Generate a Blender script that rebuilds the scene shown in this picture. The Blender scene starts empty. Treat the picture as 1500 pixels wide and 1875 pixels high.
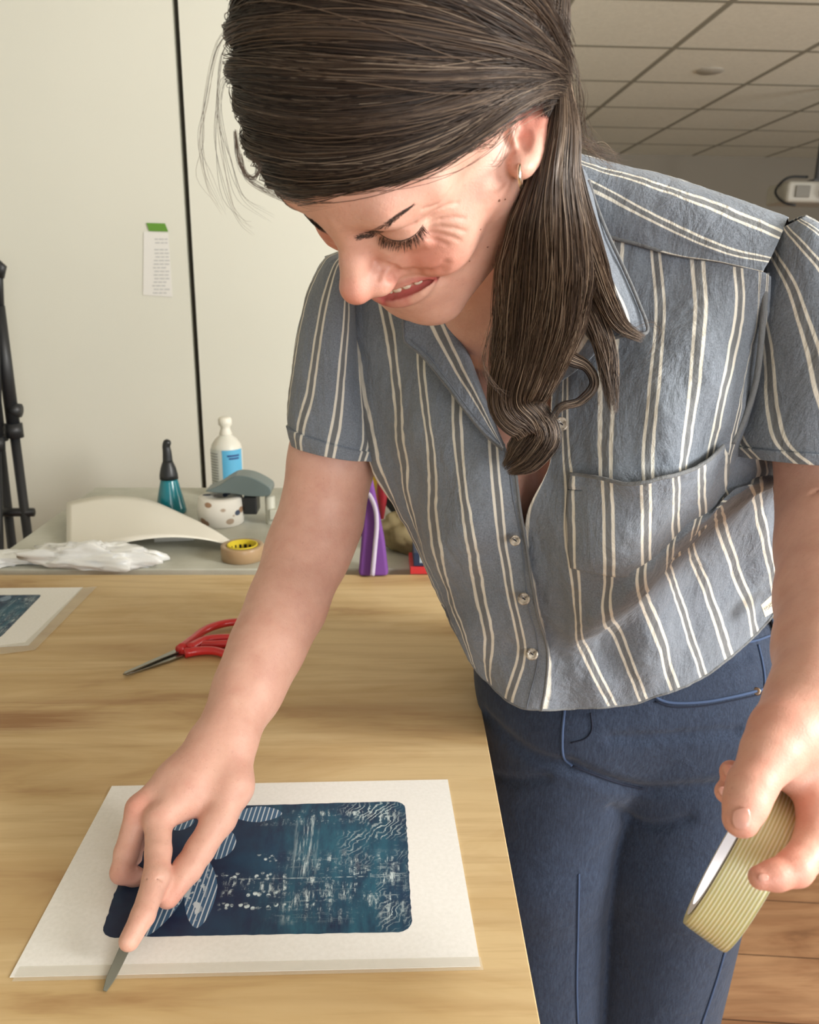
import bpy, bmesh, math
import numpy as np
from mathutils import Vector, Matrix
S = bpy.context.scene
COL = S.collection
F = 1444.0
CAMZ = 1.34
HT = 0.48                      # the camera stands this far above the plywood
# ---------------------------------------------------------------- camera
def rotm(p, y, r):
    p, y, r = np.radians([p, y, r])
    B = np.array([[1, 0, 0], [0, 0, -1], [0, 1, 0]], float)
    Rz = np.array([[np.cos(y), -np.sin(y), 0], [np.sin(y), np.cos(y), 0], [0, 0, 1]])
    Rx = np.array([[1, 0, 0], [0, np.cos(p), -np.sin(p)], [0, np.sin(p), np.cos(p)]])
    Rr = np.array([[np.cos(r), -np.sin(r), 0], [np.sin(r), np.cos(r), 0], [0, 0, 1]])
    return Rr @ Rx @ B @ Rz
M = rotm(15.94, 2.39, 0.76)    # world -> view axes (x right, y down, z forward)
CO = np.array([0, 0, CAMZ])
def c2w(p): return np.asarray(p, float) @ M + CO
def w2c(p): return (np.asarray(p, float) - CO) @ M.T
def V(px, py, Z):              # a point in view axes, metres
    px = np.asarray(px, float); py = np.asarray(py, float); Z = np.asarray(Z, float)
    return np.stack([(px - 750) / F * Z, (py - 937.5) / F * Z, Z + 0 * px], -1)
def P(px, py, Z): return c2w(V(px, py, Z))
def ray(px, py): return np.array([(px - 750) / F, (py - 937.5) / F, 1.0]) @ M
def onz(px, py, z):            # hit a horizontal plane
    d = ray(px, py); return CO + d * ((z - CAMZ) / d[2])
def ony(px, py, Y):            # hit a wall plane
    d = ray(px, py); return CO + d * (Y / d[1])
TT = CAMZ - HT                 # plywood top height
cam = bpy.data.cameras.new('camera'); co = bpy.data.objects.new('camera', cam); COL.objects.link(co)
cam.sensor_width = 36; cam.sensor_fit = 'HORIZONTAL'; cam.lens = F / 1500 * 36
cam.clip_start = 0.02; cam.clip_end = 60
mw = Matrix.Identity(4)
for i, v in enumerate([M[0], -M[1], -M[2]]):
    for j in range(3): mw[j][i] = v[j]
for j in range(3): mw[j][3] = CO[j]
co.matrix_world = mw
cam.dof.use_dof = True; cam.dof.focus_distance = 0.66; cam.dof.aperture_fstop = 14
S.camera = co
S.view_settings.view_transform = 'Standard'; S.view_settings.look = 'None'
S.view_settings.gamma = 1; S.view_settings.use_curve_mapping = False
S.view_settings.exposure = 0.25
# ---------------------------------------------------------------- light
W = bpy.data.worlds.new('world'); S.world = W; W.use_nodes = True
bg = W.node_tree.nodes['Background']; bg.inputs[0].default_value = (0.86, 0.93, 1.0, 1); bg.inputs[1].default_value = 0.52
def area(name, loc, target, sx, sy, power, col):
    l = bpy.data.lights.new(name, 'AREA'); l.shape = 'RECTANGLE'; l.size = sx; l.size_y = sy; l.energy = power; l.color = col
    o = bpy.data.objects.new(name, l); COL.objects.link(o); o.location = loc
    o.rotation_euler = (Vector(target) - Vector(loc)).to_track_quat('-Z', 'Y').to_euler(); return o
area('window_light', (2.5, -0.25, 1.95), (0.2, 0.7, 1.15), 0.7, 0.8, 88, (1, 0.975, 0.93))
area('front_fill_light', (1.5, -2.0, 1.35), (0.5, 1.2, 1.75), 2.2, 1.2, 50, (1, 0.985, 0.96))  # added fill behind the camera, no known window; lifts her front and the ceiling
area('ceiling_fill_light', (5.05, 2.6, 1.3), (2.2, 3.8, 2.1), 2.4, 1.2, 66, (1, 0.98, 0.93))  # added light with no known source, aimed up to brighten the ceiling
# ---------------------------------------------------------------- helpers
def hexc(r, g, b):
    f = lambda c: (c / 255 / 12.92) if c <= 10 else ((c / 255 + .055) / 1.055) ** 2.4
    return (f(r), f(g), f(b), 1)
class NT:
    def __init__(s, name, **kw):
        s.m = bpy.data.materials.new(name); s.m.use_nodes = True; s.t = s.m.node_tree
        s.b = s.t.nodes['Principled BSDF']
        for k, v in kw.items(): s.set(k, v)
    def set(s, k, v):
        s.b.inputs[{'col': 'Base Color', 'rough': 'Roughness', 'metal': 'Metallic', 'spec': 'Specular IOR Level', 'sss': 'Subsurface Weight', 'alpha': 'Alpha', 'trans': 'Transmission Weight', 'ior': 'IOR', 'sheen': 'Sheen Weight', 'coat': 'Coat Weight'}.get(k, k)].default_value = v
    def n(s, typ, ins=None, **kw):
        n = s.t.nodes.new(typ)
        for k, v in kw.items(): setattr(n, k, v)
        for k, v in (ins or {}).items(): s.link(v, n.inputs[k])
        return n
    def link(s, v, inp):
        if hasattr(v, 'links') or isinstance(v, bpy.types.NodeSocket): s.t.links.new(v, inp)
        else: inp.default_value = v
    def coord(s, kind='Object', scale=(1, 1, 1), rot=(0, 0, 0), loc=(0, 0, 0)):
        tc = s.n('ShaderNodeTexCoord'); mp = s.n('ShaderNodeMapping', {0: tc.outputs[kind], 'Scale': scale, 'Rotation': rot, 'Location': loc})
        return mp.outputs[0]
    def noise(s, vec, scale, detail=4, rough=.55, dist=0):
        return s.n('ShaderNodeTexNoise', {'Vector': vec, 'Scale': scale, 'Detail': detail, 'Roughness': rough, 'Distortion': dist}).outputs[0]
    def ramp(s, fac, stops, interp='LINEAR'):
        r = s.n('ShaderNodeValToRGB', {0: fac}); cr = r.color_ramp; cr.interpolation = interp
        while len(cr.elements) < len(stops): cr.elements.new(.5)
        for e, (p, c) in zip(cr.elements, stops): e.position = p; e.color = c if len(c) == 4 else (*c, 1)
        return r.outputs[0]
    def math(s, op, a, b=0, c=0):
        return s.n('ShaderNodeMath', {0: a, 1: b, 2: c}, operation=op).outputs[0]
    def mix(s, fac, a, b, blend='MIX'):
        n = s.n('ShaderNodeMix', data_type='RGBA', blend_type=blend)
        s.link(fac, n.inputs[0]); s.link(a, n.inputs[6]); s.link(b, n.inputs[7]); return n.outputs[2]
    def bump(s, h, strength=.3, dist=.002, normal=None):
        n = s.n('ShaderNodeBump', {'Height': h, 'Strength': strength, 'Distance': dist})
        if normal is not None: s.link(normal, n.inputs['Normal'])
        s.t.links.new(n.outputs[0], s.b.inputs['Normal']); return n.outputs[0]
    def out(s, sock, k='Base Color'): s.t.links.new(sock, s.b.inputs[k])
def simple(name, col, rough=.5, **kw): return NT(name, col=hexc(*col), rough=rough, **kw).m
def tag(o, label=None, cat=None, group=None, kind=None):
    for k, v in (('label', label), ('category', cat), ('group', group), ('kind', kind)):
        if v: o[k] = v
    return o
def empty(name, loc, label=None, cat=None, group=None):
    o = bpy.data.objects.new(name, None); COL.objects.link(o); o.location = tuple(loc); o.empty_display_size = .02
    bpy.context.view_layer.update()
    return tag(o, label, cat, group)
def mesh(name, verts, faces, mat, parent=None, smooth=True, uv=None, mats=None, midx=None, origin=None):
    """world-space verts; origin set at their mean"""
    verts = np.asarray(verts, float).reshape(-1, 3)
    o0 = verts.mean(0) if origin is None else np.asarray(origin, float)
    me = bpy.data.meshes.new(name)
    if isinstance(faces, np.ndarray):
        nf, k = faces.shape
        me.vertices.add(len(verts)); me.vertices.foreach_set('co', (verts - o0).ravel())
        me.loops.add(nf * k); me.loops.foreach_set('vertex_index', faces.ravel().astype(np.int32))
        me.polygons.add(nf); me.polygons.foreach_set('loop_start', np.arange(nf, dtype=np.int32) * k)
        me.polygons.foreach_set('loop_total', np.full(nf, k, np.int32))
        me.update(calc_edges=True)
    else: me.from_pydata([tuple(v) for v in (verts - o0)], [], [tuple(int(i) for i in f) for f in faces]); me.update()
    if uv is not None:
        ul = me.uv_layers.new(name='UVMap'); li = np.zeros(len(me.loops), np.int32); me.loops.foreach_get('vertex_index', li)
        ul.data.foreach_set('uv', np.asarray(uv, float)[li].ravel())
    for m in (mats or [mat]): me.materials.append(m)
    if midx is not None: me.polygons.foreach_set('material_index', np.asarray(midx, np.int32))
    me.polygons.foreach_set('use_smooth', np.full(len(me.polygons), smooth))
    o = bpy.data.objects.new(name, me); COL.objects.link(o)
    if parent is not None:
        o.parent = parent; pl = np.array(parent.matrix_world.translation); o.location = tuple(o0 - pl)
        bpy.context.view_layer.update()
    else: o.location = tuple(o0); bpy.context.view_layer.update()
    return o
class MB:
    """collects shapes into one mesh"""
    def __init__(s): s.v = []; s.f = []; s.n = 0; s.mi = []; s.cur = 0
    def add(s, v, f):
        v = np.asarray(v, float).reshape(-1, 3); s.v.append(v); s.f += [tuple(int(i) + s.n for i in q) for q in f]; s.mi += [s.cur] * len(f); s.n += len(v); return s
    def box(s, lo, hi, rz=0, piv=None):
        x0, y0, z0 = lo; x1, y1, z1 = hi
        v = np.array([(x, y, z) for z in (z0, z1) for y in (y0, y1) for x in (x0, x1)], float)
        if rz:
            p = np.array(piv if piv is not None else v.mean(0)); c, sn = math.cos(rz), math.sin(rz); d = v - p
            v = p + np.stack([d[:, 0] * c - d[:, 1] * sn, d[:, 0] * sn + d[:, 1] * c, d[:, 2]], 1)
        return s.add(v, [(0, 2, 3, 1), (4, 5, 7, 6), (0, 1, 5, 4), (2, 6, 7, 3), (0, 4, 6, 2), (1, 3, 7, 5)])
    def tube(s, pts, r, n=10, cap=True, flat=1.0, up=None):
        pts = np.asarray(pts, float); m = len(pts); r = np.broadcast_to(np.asarray(r, float), (m,))
        t = np.gradient(pts, axis=0); t /= np.linalg.norm(t, axis=1)[:, None] + 1e-12
        a = np.array(up if up is not None else (0.3, 0.2, 1.0), float); R = []
        for i in range(m):
            a = a - t[i] * (a @ t[i]); a /= np.linalg.norm(a) + 1e-12; b = np.cross(t[i], a)
            th = np.arange(n) * 2 * math.pi / n
            R.append(pts[i] + r[i] * (np.cos(th)[:, None] * a * flat + np.sin(th)[:, None] * b))
        f = [(i * n + j, i * n + (j + 1) % n, (i + 1) * n + (j + 1) % n, (i + 1) * n + j) for i in range(m - 1) for j in range(n)]
        if cap: f += [tuple(range(n - 1, -1, -1)), tuple((m - 1) * n + j for j in range(n))]
        return s.add(np.concatenate(R), f)
    def lathe(s, c, prof, n=28, axis=(0, 0, 1)):
        """prof: (radius, height) list along axis from c"""
        ax = np.array(axis, float); ax /= np.linalg.norm(ax); a = np.cross(ax, (0.31, 0.93, 0.17)); a /= np.linalg.norm(a); b = np.cross(ax, a)
        th = np.arange(n) * 2 * math.pi / n; c = np.array(c, float)
        R = [c + ax * h + r * (np.cos(th)[:, None] * a + np.sin(th)[:, None] * b) for r, h in prof]; m = len(prof)
        f = [(i * n + j, i * n + (j + 1) % n, (i + 1) * n + (j + 1) % n, (i + 1) * n + j) for i in range(m - 1) for j in range(n)]
        f += [tuple(range(n - 1, -1, -1)), tuple((m - 1) * n + j for j in range(n))]
        return s.add(np.concatenate(R), f)
    def slab(s, poly, d, ):
        """polygon (k,3) extruded by vector d"""
        poly = np.asarray(poly, float); k = len(poly); d = np.asarray(d, float)
        f = [tuple(range(k)), tuple(range(2 * k - 1, k - 1, -1))] + [(i, i + k, (i + 1) % k + k, (i + 1) % k) for i in range(k)]
        return s.add(np.concatenate([poly, poly + d]), f)
    def build(s, name, mat, parent=None, smooth=True, bevel=0, mats=None, sub=0):
        o = mesh(name, np.concatenate(s.v), s.f, mat, parent, smooth, mats=mats, midx=s.mi if mats else None)
        bm = bmesh.new(); bm.from_mesh(o.data); bmesh.ops.recalc_face_normals(bm, faces=bm.faces); bm.to_mesh(o.data); bm.free()
        if bevel:
            b = o.modifiers.new('bevel', 'BEVEL'); b.width = bevel; b.segments = 2; b.limit_method = 'ANGLE'; b.angle_limit = .6
            w = o.modifiers.new('wn', 'WEIGHTED_NORMAL')
        if sub: m = o.modifiers.new('sub', 'SUBSURF'); m.levels = sub; m.render_levels = sub
        return o
def spline(pts, n):
    """Catmull-Rom through pts (any dim), n samples, uniform in control index"""
    pts = np.asarray(pts, float); k = len(pts); t = np.linspace(0, k - 1, n) if np.isscalar(n) else np.asarray(n, float)
    i = np.clip(t.astype(int), 0, k - 2); u = (t - i).reshape((-1,) + (1,) * (pts.ndim - 1))
    g = lambda j: pts[np.clip(j, 0, k - 1)]
    p0 = np.where((i == 0).reshape(u.shape), 2 * g(i) - g(i + 1), g(i - 1)); p1 = g(i); p2 = g(i + 1)
    p3 = np.where((i + 2 > k - 1).reshape(u.shape), 2 * g(i + 1) - g(i), g(i + 2))
    return .5 * ((2 * p1) + (-p0 + p2) * u + (2 * p0 - 5 * p1 + 4 * p2 - p3) * u ** 2 + (-p0 + 3 * p1 - 3 * p2 + p3) * u ** 3)
def gridfaces(nr, nc, close=False):
    i, j = np.meshgrid(np.arange(nr - 1), np.arange(nc if close else nc - 1), indexing='ij'); i = i.ravel(); j = j.ravel(); j2 = (j + 1) % nc
    return np.stack([i * nc + j, i * nc + j2, (i + 1) * nc + j2, (i + 1) * nc + j], 1)
def resamp(poly, n):
    """polyline resampled by length"""
    poly = np.asarray(poly, float); q = spline(poly, len(poly) * 12); d = np.r_[0, np.cumsum(np.linalg.norm(np.diff(q, axis=0), axis=1))]
    s_ = np.linspace(0, d[-1], n); return np.stack([np.interp(s_, d, q[:, k]) for k in range(q.shape[1])], 1)
# smooth value noise for cloth folds
_rng = np.random.default_rng(5)
def vnoise(p, scale, seed=0):
    p = np.asarray(p, float) / scale + seed * 17.3; i = np.floor(p).astype(np.int64); f = p - i; f = f * f * (3 - 2 * f)
    out = 0
    for dx in (0, 1):
        for dy in (0, 1):
            for dz in (0, 1):
                h = (i[..., 0] + dx) * 374761393 + (i[..., 1] + dy) * 668265263 + (i[..., 2] + dz) * 2147483647
                h = (h ^ (h >> 13)) * 1274126177; h = (h ^ (h >> 16)) & 0xffff
                out = out + (h / 32767.5 - 1) * (f[..., 0] if dx else 1 - f[..., 0]) * (f[..., 1] if dy else 1 - f[..., 1]) * (f[..., 2] if dz else 1 - f[..., 2])
    return out
# ---------------------------------------------------------------- distance fields -> one continuous surface
def smin(a, b, k): h = np.maximum(k - np.abs(a - b), 0) / k; return np.minimum(a, b) - h * h * k * .25
def smax(a, b, k): return -smin(-a, -b, k)
def sph(p, c, r): return np.linalg.norm(p - np.array(c, np.float32), axis=1) - r
def ell(p, c, r, R=None):
    q = p - np.array(c, np.float32)
    if R is not None: q = q @ np.array(R, np.float32)      # R columns = local axes
    r = np.array(r, np.float32); k0 = np.linalg.norm(q / r, axis=1); k1 = np.linalg.norm(q / (r * r), axis=1) + 1e-9
    return k0 * (k0 - 1) / k1
def cap(p, a, b, ra, rb):
    a = np.array(a, np.float32); b = np.array(b, np.float32); ba = b - a; l2 = ba @ ba
    h = np.clip((p - a) @ ba / l2, 0, 1); return np.linalg.norm(p - a - h[:, None] * ba, axis=1) - (ra + (rb - ra) * h)
def chain(p, pts, rs, k=.004):
    d = None
    for i in range(len(pts) - 1):
        e = cap(p, pts[i], pts[i + 1], rs[i], rs[i + 1]); d = e if d is None else smin(d, e, k)
    return d
def nets(fn, lo, hi, h, B=8):
    lo = np.array(lo, float); hi = np.array(hi, float); nb = np.ceil((hi - lo) / (h * B)).astype(int)
    bi = np.stack(np.meshgrid(*[np.arange(n) for n in nb], indexing='ij'), -1).reshape(-1, 3)
    def ev(p):
        out = np.empty(len(p), np.float32)
        for s in range(0, len(p), 400000): out[s:s + 400000] = fn(p[s:s + 400000].astype(np.float32))
        return out
    cen = lo + (bi + .5) * h * B; d = ev(cen); bi = bi[np.abs(d) < h * B * .87 * 1.6 + .004]
    l = np.arange(B + 1); loc = np.stack(np.meshgrid(l, l, l, indexing='ij'), -1).reshape(-1, 3)
    N = nb * B + 2
    vals = ev((lo + ((bi[:, None] * B + loc[None]) * h)).reshape(-1, 3)).reshape(-1, B + 1, B + 1, B + 1)
    neg = vals < 0; keep = neg.any((1, 2, 3)) & ~neg.all((1, 2, 3)); vals = vals[keep]; neg = neg[keep]; bi = bi[keep]
    ids = []; vs = []
    C = np.stack(np.meshgrid(*[np.arange(B)] * 3, indexing='ij'), -1).reshape(-1, 3)
    corner = [(a, b, c) for a in (0, 1) for b in (0, 1) for c in (0, 1)]
    cv = np.stack([vals[:, a:a + B, b:b + B, c:c + B] for a, b, c in corner], -1).reshape(len(vals), -1, 8)
    act = (cv < 0).any(-1) & ~(cv < 0).all(-1); bb, cc = np.nonzero(act); cv = cv[bb, cc]; base = bi[bb] * B + C[cc]
    acc = np.zeros((len(base), 3)); cnt = np.zeros(len(base))
    for i, a in enumerate(corner):
        for j, b in enumerate(corner):
            if j > i and sum(abs(x - y) for x, y in zip(a, b)) == 1:
                va, vb = cv[:, i], cv[:, j]; m = (va < 0) != (vb < 0); t = np.where(m, va / np.where(m, va - vb, 1), 0)
                pt = np.array(a) + t[:, None] * (np.array(b) - np.array(a)); acc += pt * m[:, None]; cnt += m
    verts = lo + (base + acc / cnt[:, None]) * h
    gid = (base[:, 0] * N[1] + base[:, 1]) * N[2] + base[:, 2]; o = np.argsort(gid); gid = gid[o]; verts = verts[o]
    def look(b):
        g = (b[:, 0] * N[1] + b[:, 1]) * N[2] + b[:, 2]; k = np.clip(np.searchsorted(gid, g), 0, len(gid) - 1); return np.where(gid[k] == g, k, -1)
    faces = []
    for ax in range(3):
        sl = [slice(0, B)] * 3; s2 = list(sl); s2[ax] = slice(1, B + 1)
        a = neg[(slice(None),) + tuple(sl)]; b = neg[(slice(None),) + tuple(s2)]; w = np.nonzero(a != b)
        base = bi[w[0]] * B + np.stack(w[1:], -1); fl = a[w]; u, v = [(1, 2), (2, 0), (0, 1)][ax]; du = np.eye(3, dtype=int)[u]; dv = np.eye(3, dtype=int)[v]
        q = np.stack([look(base - du - dv), look(base - dv), look(base), look(base - du)], 1); ok = (q >= 0).all(1); q = q[ok]; fl = fl[ok]
        q[~fl] = q[~fl][:, ::-1]; faces.append(q)
    for _ in range(2):            # pull the vertices onto the surface
        d = ev(verts); e = h * .5; g = np.stack([ev(verts + np.eye(3)[k] * e) - d for k in range(3)], 1) / e
        n2 = (g * g).sum(1); verts = verts - np.clip(d / np.maximum(n2, .3), -h * .6, h * .6)[:, None] * g
    return verts, np.concatenate(faces)
def march(fn, px, py, z0=.3, z1=1.4, step=.9):
    """first hit of a distance field (view axes) along the ray through a pixel"""
    px = np.atleast_1d(np.asarray(px, float)); py = np.atleast_1d(np.asarray(py, float)); d = np.stack([(px - 750) / F, (py - 937.5) / F, px * 0 + 1], -1)
    z = np.full(len(px), z0)
    for _ in range(70): z = np.minimum(z + step * fn((d * z[:, None]).astype(np.float32)) / np.linalg.norm(d, axis=1), z1)
    return d * z[:, None]
# ---------------------------------------------------------------- materials
def skin_mat():
    s = NT('skin', rough=.47, sss=.16); s.set('Subsurface Radius', (1.0, .35, .2)); s.set('Subsurface Scale', .006)
    v = s.coord(); a = s.n('ShaderNodeAttribute', attribute_name='tint'); sp = s.n('ShaderNodeSeparateColor', {0: a.outputs['Color']})
    n = s.noise(v, 55, 4, .6); base = s.ramp(n, [(.25, hexc(208, 156, 138)), (.75, hexc(222, 176, 157))])
    fr = s.ramp(s.noise(v, 420, 2, .5), [(.62, (0, 0, 0)), (.76, (1, 1, 1))])
    base = s.mix(s.math('MULTIPLY', fr, .16), base, hexc(150, 92, 68))
    base = s.mix(s.math('MULTIPLY', sp.outputs[0], .75), base, hexc(214, 112, 94))
    base = s.mix(sp.outputs[1], base, hexc(186, 96, 92))
    base = s.mix(sp.outputs[2], base, hexc(92, 52, 38))
    s.out(base); h = s.math('ADD', s.noise(v, 900, 3, .6), s.math('MULTIPLY', s.noise(v, 160, 3, .6), 1.5)); s.bump(h, .35, .0006); return s.m
def cloth_mat():
    s = NT('chambray', rough=.85, sheen=.15); uv = s.n('ShaderNodeUVMap', uv_map='UVMap'); sep = s.n('ShaderNodeSeparateXYZ', {0: uv.outputs[0]})
    ob = s.coord(); wob = s.math('MULTIPLY', s.math('SUBTRACT', s.noise(ob, 28, 2), .5), .07)
    fr = s.math('FRACT', s.math('ADD', s.math('ADD', sep.outputs[0], wob), 100.5)); d = s.math('ABSOLUTE', s.math('SUBTRACT', fr, .5))
    e = s.math('ABSOLUTE', s.math('SUBTRACT', d, .115)); st = s.ramp(e, [(.030, (1, 1, 1)), (.050, (0, 0, 0))])
    midm = s.ramp(d, [(.05, (1, 1, 1)), (.08, (0, 0, 0))])
    weave = s.noise(s.coord(scale=(1, 1, 1)), 700, 3, .7); big = s.noise(ob, 24, 4, .6)
    blue = s.ramp(weave, [(.3, hexc(92, 99, 109)), (.7, hexc(128, 136, 147))]); blue = s.mix(s.ramp(big, [(.35, (0, 0, 0)), (.75, (.5, .5, .5))]), blue, hexc(122, 130, 138))
    blue = s.mix(s.math('MULTIPLY', midm, .7), blue, hexc(106, 106, 104))
    col = s.mix(s.math('MULTIPLY', st, .93), blue, hexc(224, 219, 206)); s.out(col)
    wr = s.n('ShaderNodeTexNoise', {'Vector': s.coord(scale=(1, 1, .45)), 'Scale': 38, 'Detail': 6, 'Roughness': .6, 'Distortion': .4}).outputs[0]
    s.bump(s.math('ADD', s.math('MULTIPLY', wr, 3.6), s.math('MULTIPLY', weave, .14)), .85, .0021); return s.m
def denim_mat():
    s = NT('denim', rough=.9, sheen=.1); ob = s.coord(); w = s.noise(s.coord(scale=(1, 1, 3)), 620, 3, .75); w2 = s.noise(s.coord(scale=(3, 3, .35)), 240, 3, .7); big = s.noise(ob, 9, 3)
    c = s.ramp(w, [(.25, hexc(15, 24, 42)), (.75, hexc(38, 53, 78))]); c = s.mix(s.ramp(w2, [(.4, (0, 0, 0)), (.8, (.55, .55, .55))]), c, hexc(66, 83, 108))
    c = s.mix(s.ramp(big, [(.45, (0, 0, 0)), (.75, (.35, .35, .35))]), c, hexc(19, 29, 48)); s.out(c)
    s.bump(s.math('ADD', s.math('MULTIPLY', s.noise(ob, 22, 4, .6, .6), 3), s.math('MULTIPLY', w, .25)), .6, .002); return s.m
def hair_mat():
    s = NT('hair', rough=.45, spec=.5); uv = s.n('ShaderNodeUVMap', uv_map='UVMap'); sep = s.n('ShaderNodeSeparateXYZ', {0: uv.outputs[0]})
    s.out(s.ramp(sep.outputs[0], [(0, hexc(28, 20, 16)), (.5, hexc(66, 51, 41)), (.86, hexc(112, 92, 74)), (1, hexc(176, 156, 134))])); return s.m
def wood_mat(name, rot, c0, c1, c2, scale=1.0, plank=None, stain=None):
    s = NT(name, rough=.55, spec=.35); v = s.coord(scale=(.8 * scale, 3.4 * scale, 3), rot=(0, 0, rot))
    n1 = s.noise(v, 3.2, 5, .6, .7); n2 = s.noise(s.coord(scale=(1.2, 26, 5), rot=(0, 0, rot)), 9, 4, .6); n3 = s.noise(s.coord(scale=(.9, 2.4, 3), rot=(0, 0, rot)), 2.4, 3, .5, 1.2)
    rings = s.n('ShaderNodeTexWave', {'Vector': s.coord(scale=(.25 * scale, 1.6 * scale, 1), rot=(0, 0, rot)), 'Scale': 5.5, 'Distortion': 9, 'Detail': 3, 'Detail Scale': 1.2}, bands_direction='Y').outputs['Fac']
    c = s.ramp(n1, [(.28, c2), (.42, c1), (.57, c0)]); c = s.mix(s.math('MULTIPLY', s.ramp(rings, [(.5, (0, 0, 0)), (1, (1, 1, 1))]), .16), c, c2)
    c = s.mix(s.ramp(n2, [(.50, (0, 0, 0)), (.8, (.32, .32, .32))]), c, c2); c = s.mix(s.ramp(n3, [(.55, (0, 0, 0)), (.8, (.45, .45, .45))]), c, c0)
    if stain is not None:
        gp = s.n('ShaderNodeNewGeometry').outputs['Position']
        for (cx, cy), (rx, ry), sc_ in stain:
            mp_ = s.n('ShaderNodeMapping', {0: gp, 'Location': (-cx / rx, -cy / ry, 0), 'Scale': (1 / rx, 1 / ry, 0)}).outputs[0]
            ln = s.n('ShaderNodeVectorMath', {0: mp_}, operation='LENGTH').outputs['Value']; ln = s.math('ADD', ln, s.math('MULTIPLY', s.math('SUBTRACT', n2, .5), 1.6))
            c = s.mix(s.math('MULTIPLY', s.ramp(ln, [(.2, (1, 1, 1)), (1, (0, 0, 0))]), sc_), c, hexc(140, 92, 52))
    if plank:
        b = s.n('ShaderNodeTexBrick', {'Vector': s.coord(rot=(0, 0, rot)), 'Scale': 1.0, 'Mortar Size': .0012, 'Brick Width': 1.2, 'Row Height': plank, 'Color1': hexc(255, 255, 255), 'Color2': hexc(196, 186, 178), 'Mortar': hexc(60, 45, 35)})
        c = s.mix(1.0, c, b.outputs[0], 'MULTIPLY')
    s.out(c); s.bump(n2, .15, .0008); return s.m
MAT_SKIN = skin_mat(); MAT_SHIRT = cloth_mat(); MAT_DENIM = denim_mat(); MAT_HAIR = hair_mat()
# ---------------------------------------------------------------- head, local axes: x her right, y face, z crown
HR = np.array([[-0.8071076, -0.46259129, -0.36686023], [-0.3652015, 0.87940111, -0.30542023], [0.4639021, -0.11252908, -0.87871045]])
HTR = np.array([0.0108, -0.2542, 0.5274])
def h2v(q): return np.asarray(q, float) @ HR.T + HTR
def v2h(p): return (np.asarray(p) - HTR.astype(np.float32)) @ HR.astype(np.float32)
def face_base(q):
    x = np.abs(q[:, 0]); m = np.stack([x, q[:, 1], q[:, 2]], 1)
    d = ell(m, (0, -.012, .045), (.073, .097, .082))
    d = smin(d, ell(m, (0, .036, .040), (.061, .062, .062)), .02)         # forehead
    d = smin(d, ell(m, (0, .030, -.026), (.059, .052, .056)), .03)        # midface
    d = smin(d, cap(m, (.050, .010, -.046), (.019, .070, -.081), .018, .019), .03)   # jaw
    d = smin(d, cap(m, (.058, .020, -.010), (.048, .008, -.046), .015, .015), .03)
    d = smin(d, ell(m, (0, .076, -.084), (.022, .018, .017)), .02)        # chin
    d = smin(d, ell(m, (0, .070, -.050), (.036, .028, .028)), .022)       # muzzle
    d = smin(d, ell(m, (.040, .064, -.018), (.0235, .0235, .0195)), .012)    # smiling cheek
    d = smin(d, cap(m, (.052, .054, -.002), (.064, .016, -.002), .013, .009), .02)  # cheekbone
    d = smin(d, cap(m, (.005, .088, .030), (.034, .083, .037), .009, .008), .018)   # brow
    d = smin(d, cap(m, (.034, .083, .037), (.054, .062, .034), .008, .006), .016)
    d = smax(d, -ell(m, (.029, .1015, .0175), (.017, .014, .0105)), .014)    # socket
    # closed, down-looking eye
    d = smin(d, ell(m, (.0315, .0745, .0175), (.0180, .0160, .0145)), .0035)
    d = smax(d, -cap(m, (.0155, .0870, .0110), (.0320, .0925, .0082), .0011, .0011), .0025)    # lash line
    d = smax(d, -cap(m, (.0320, .0925, .0082), (.0480, .0800, .0140), .0011, .0011), .0025)
    d = smin(d, cap(m, (.021, .0865, .0015), (.044, .0770, .0030), .0036, .0036), .006)       # lower lid
    d = smax(d, -cap(m, (.019, .0900, .0265), (.034, .0915, .0295), .0010, .0012), .003)       # lid crease
    d = smax(d, -cap(m, (.034, .0915, .0295), (.048, .0810, .0250), .0012, .0008), .003)
    # nose
    d = smin(d, cap(m, (.008, .083, .010), (.018, .084, -.014), .006, .009), .012)
    d = smin(d, cap(m, (0, .0885, .030), (0, .1040, -.002), .0060, .0066), .014)
    d = smin(d, cap(m, (0, .1040, -.002), (0, .1120, -.0145), .0066, .0092), .012)
    d = smin(d, sph(m, (0, .1130, -.0160), .0098), .008)
    d = smin(d, ell(m, (.0130, .1000, -.0205), (.0085, .0115, .0088)), .008)    # ala
    d = smin(d, cap(m, (0, .108, -.026), (0, .098, -.032), .004, .0045), .006)
    d = smax(d, -ell(m, (.0072, .1050, -.0295), (.0035, .0060, .0040)), .003)  # nostril
    d = smax(d, -cap(m, (.0205, .0985, -.016), (.0320, .0905, -.031), .0013, .0014), .006)   # smile fold
    d = smax(d, -cap(m, (.0320, .0905, -.031), (.0410, .0780, -.043), .0014, .0012), .006)
    return d
_o = lambda p: face_base(v2h(p))
def fpx(pts, inset=0.0):
    """surface points of the face behind a pixel path, in head axes on the mirrored side"""
    pts = np.array(pts, float); v = march(_o, pts[:, 0], pts[:, 1]); q = (v - HTR) @ HR
    n = np.stack([(face_base((q + np.eye(3)[k] * .001).astype(np.float32)) - face_base(q.astype(np.float32))) for k in range(3)], 1); n /= np.linalg.norm(n, axis=1)[:, None]
    q = q - n * inset; q[:, 0] = np.abs(q[:, 0]); return q
def withmid(q, y, z): return np.vstack([[0, y, z], q])
_up = spline([(0, .0985, -.0400), (.0128, .0937, -.0368), (.0210, .0893, -.0350), (.029, .0845, -.0350), (.0365, .0790, -.0375)], 11)
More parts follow.
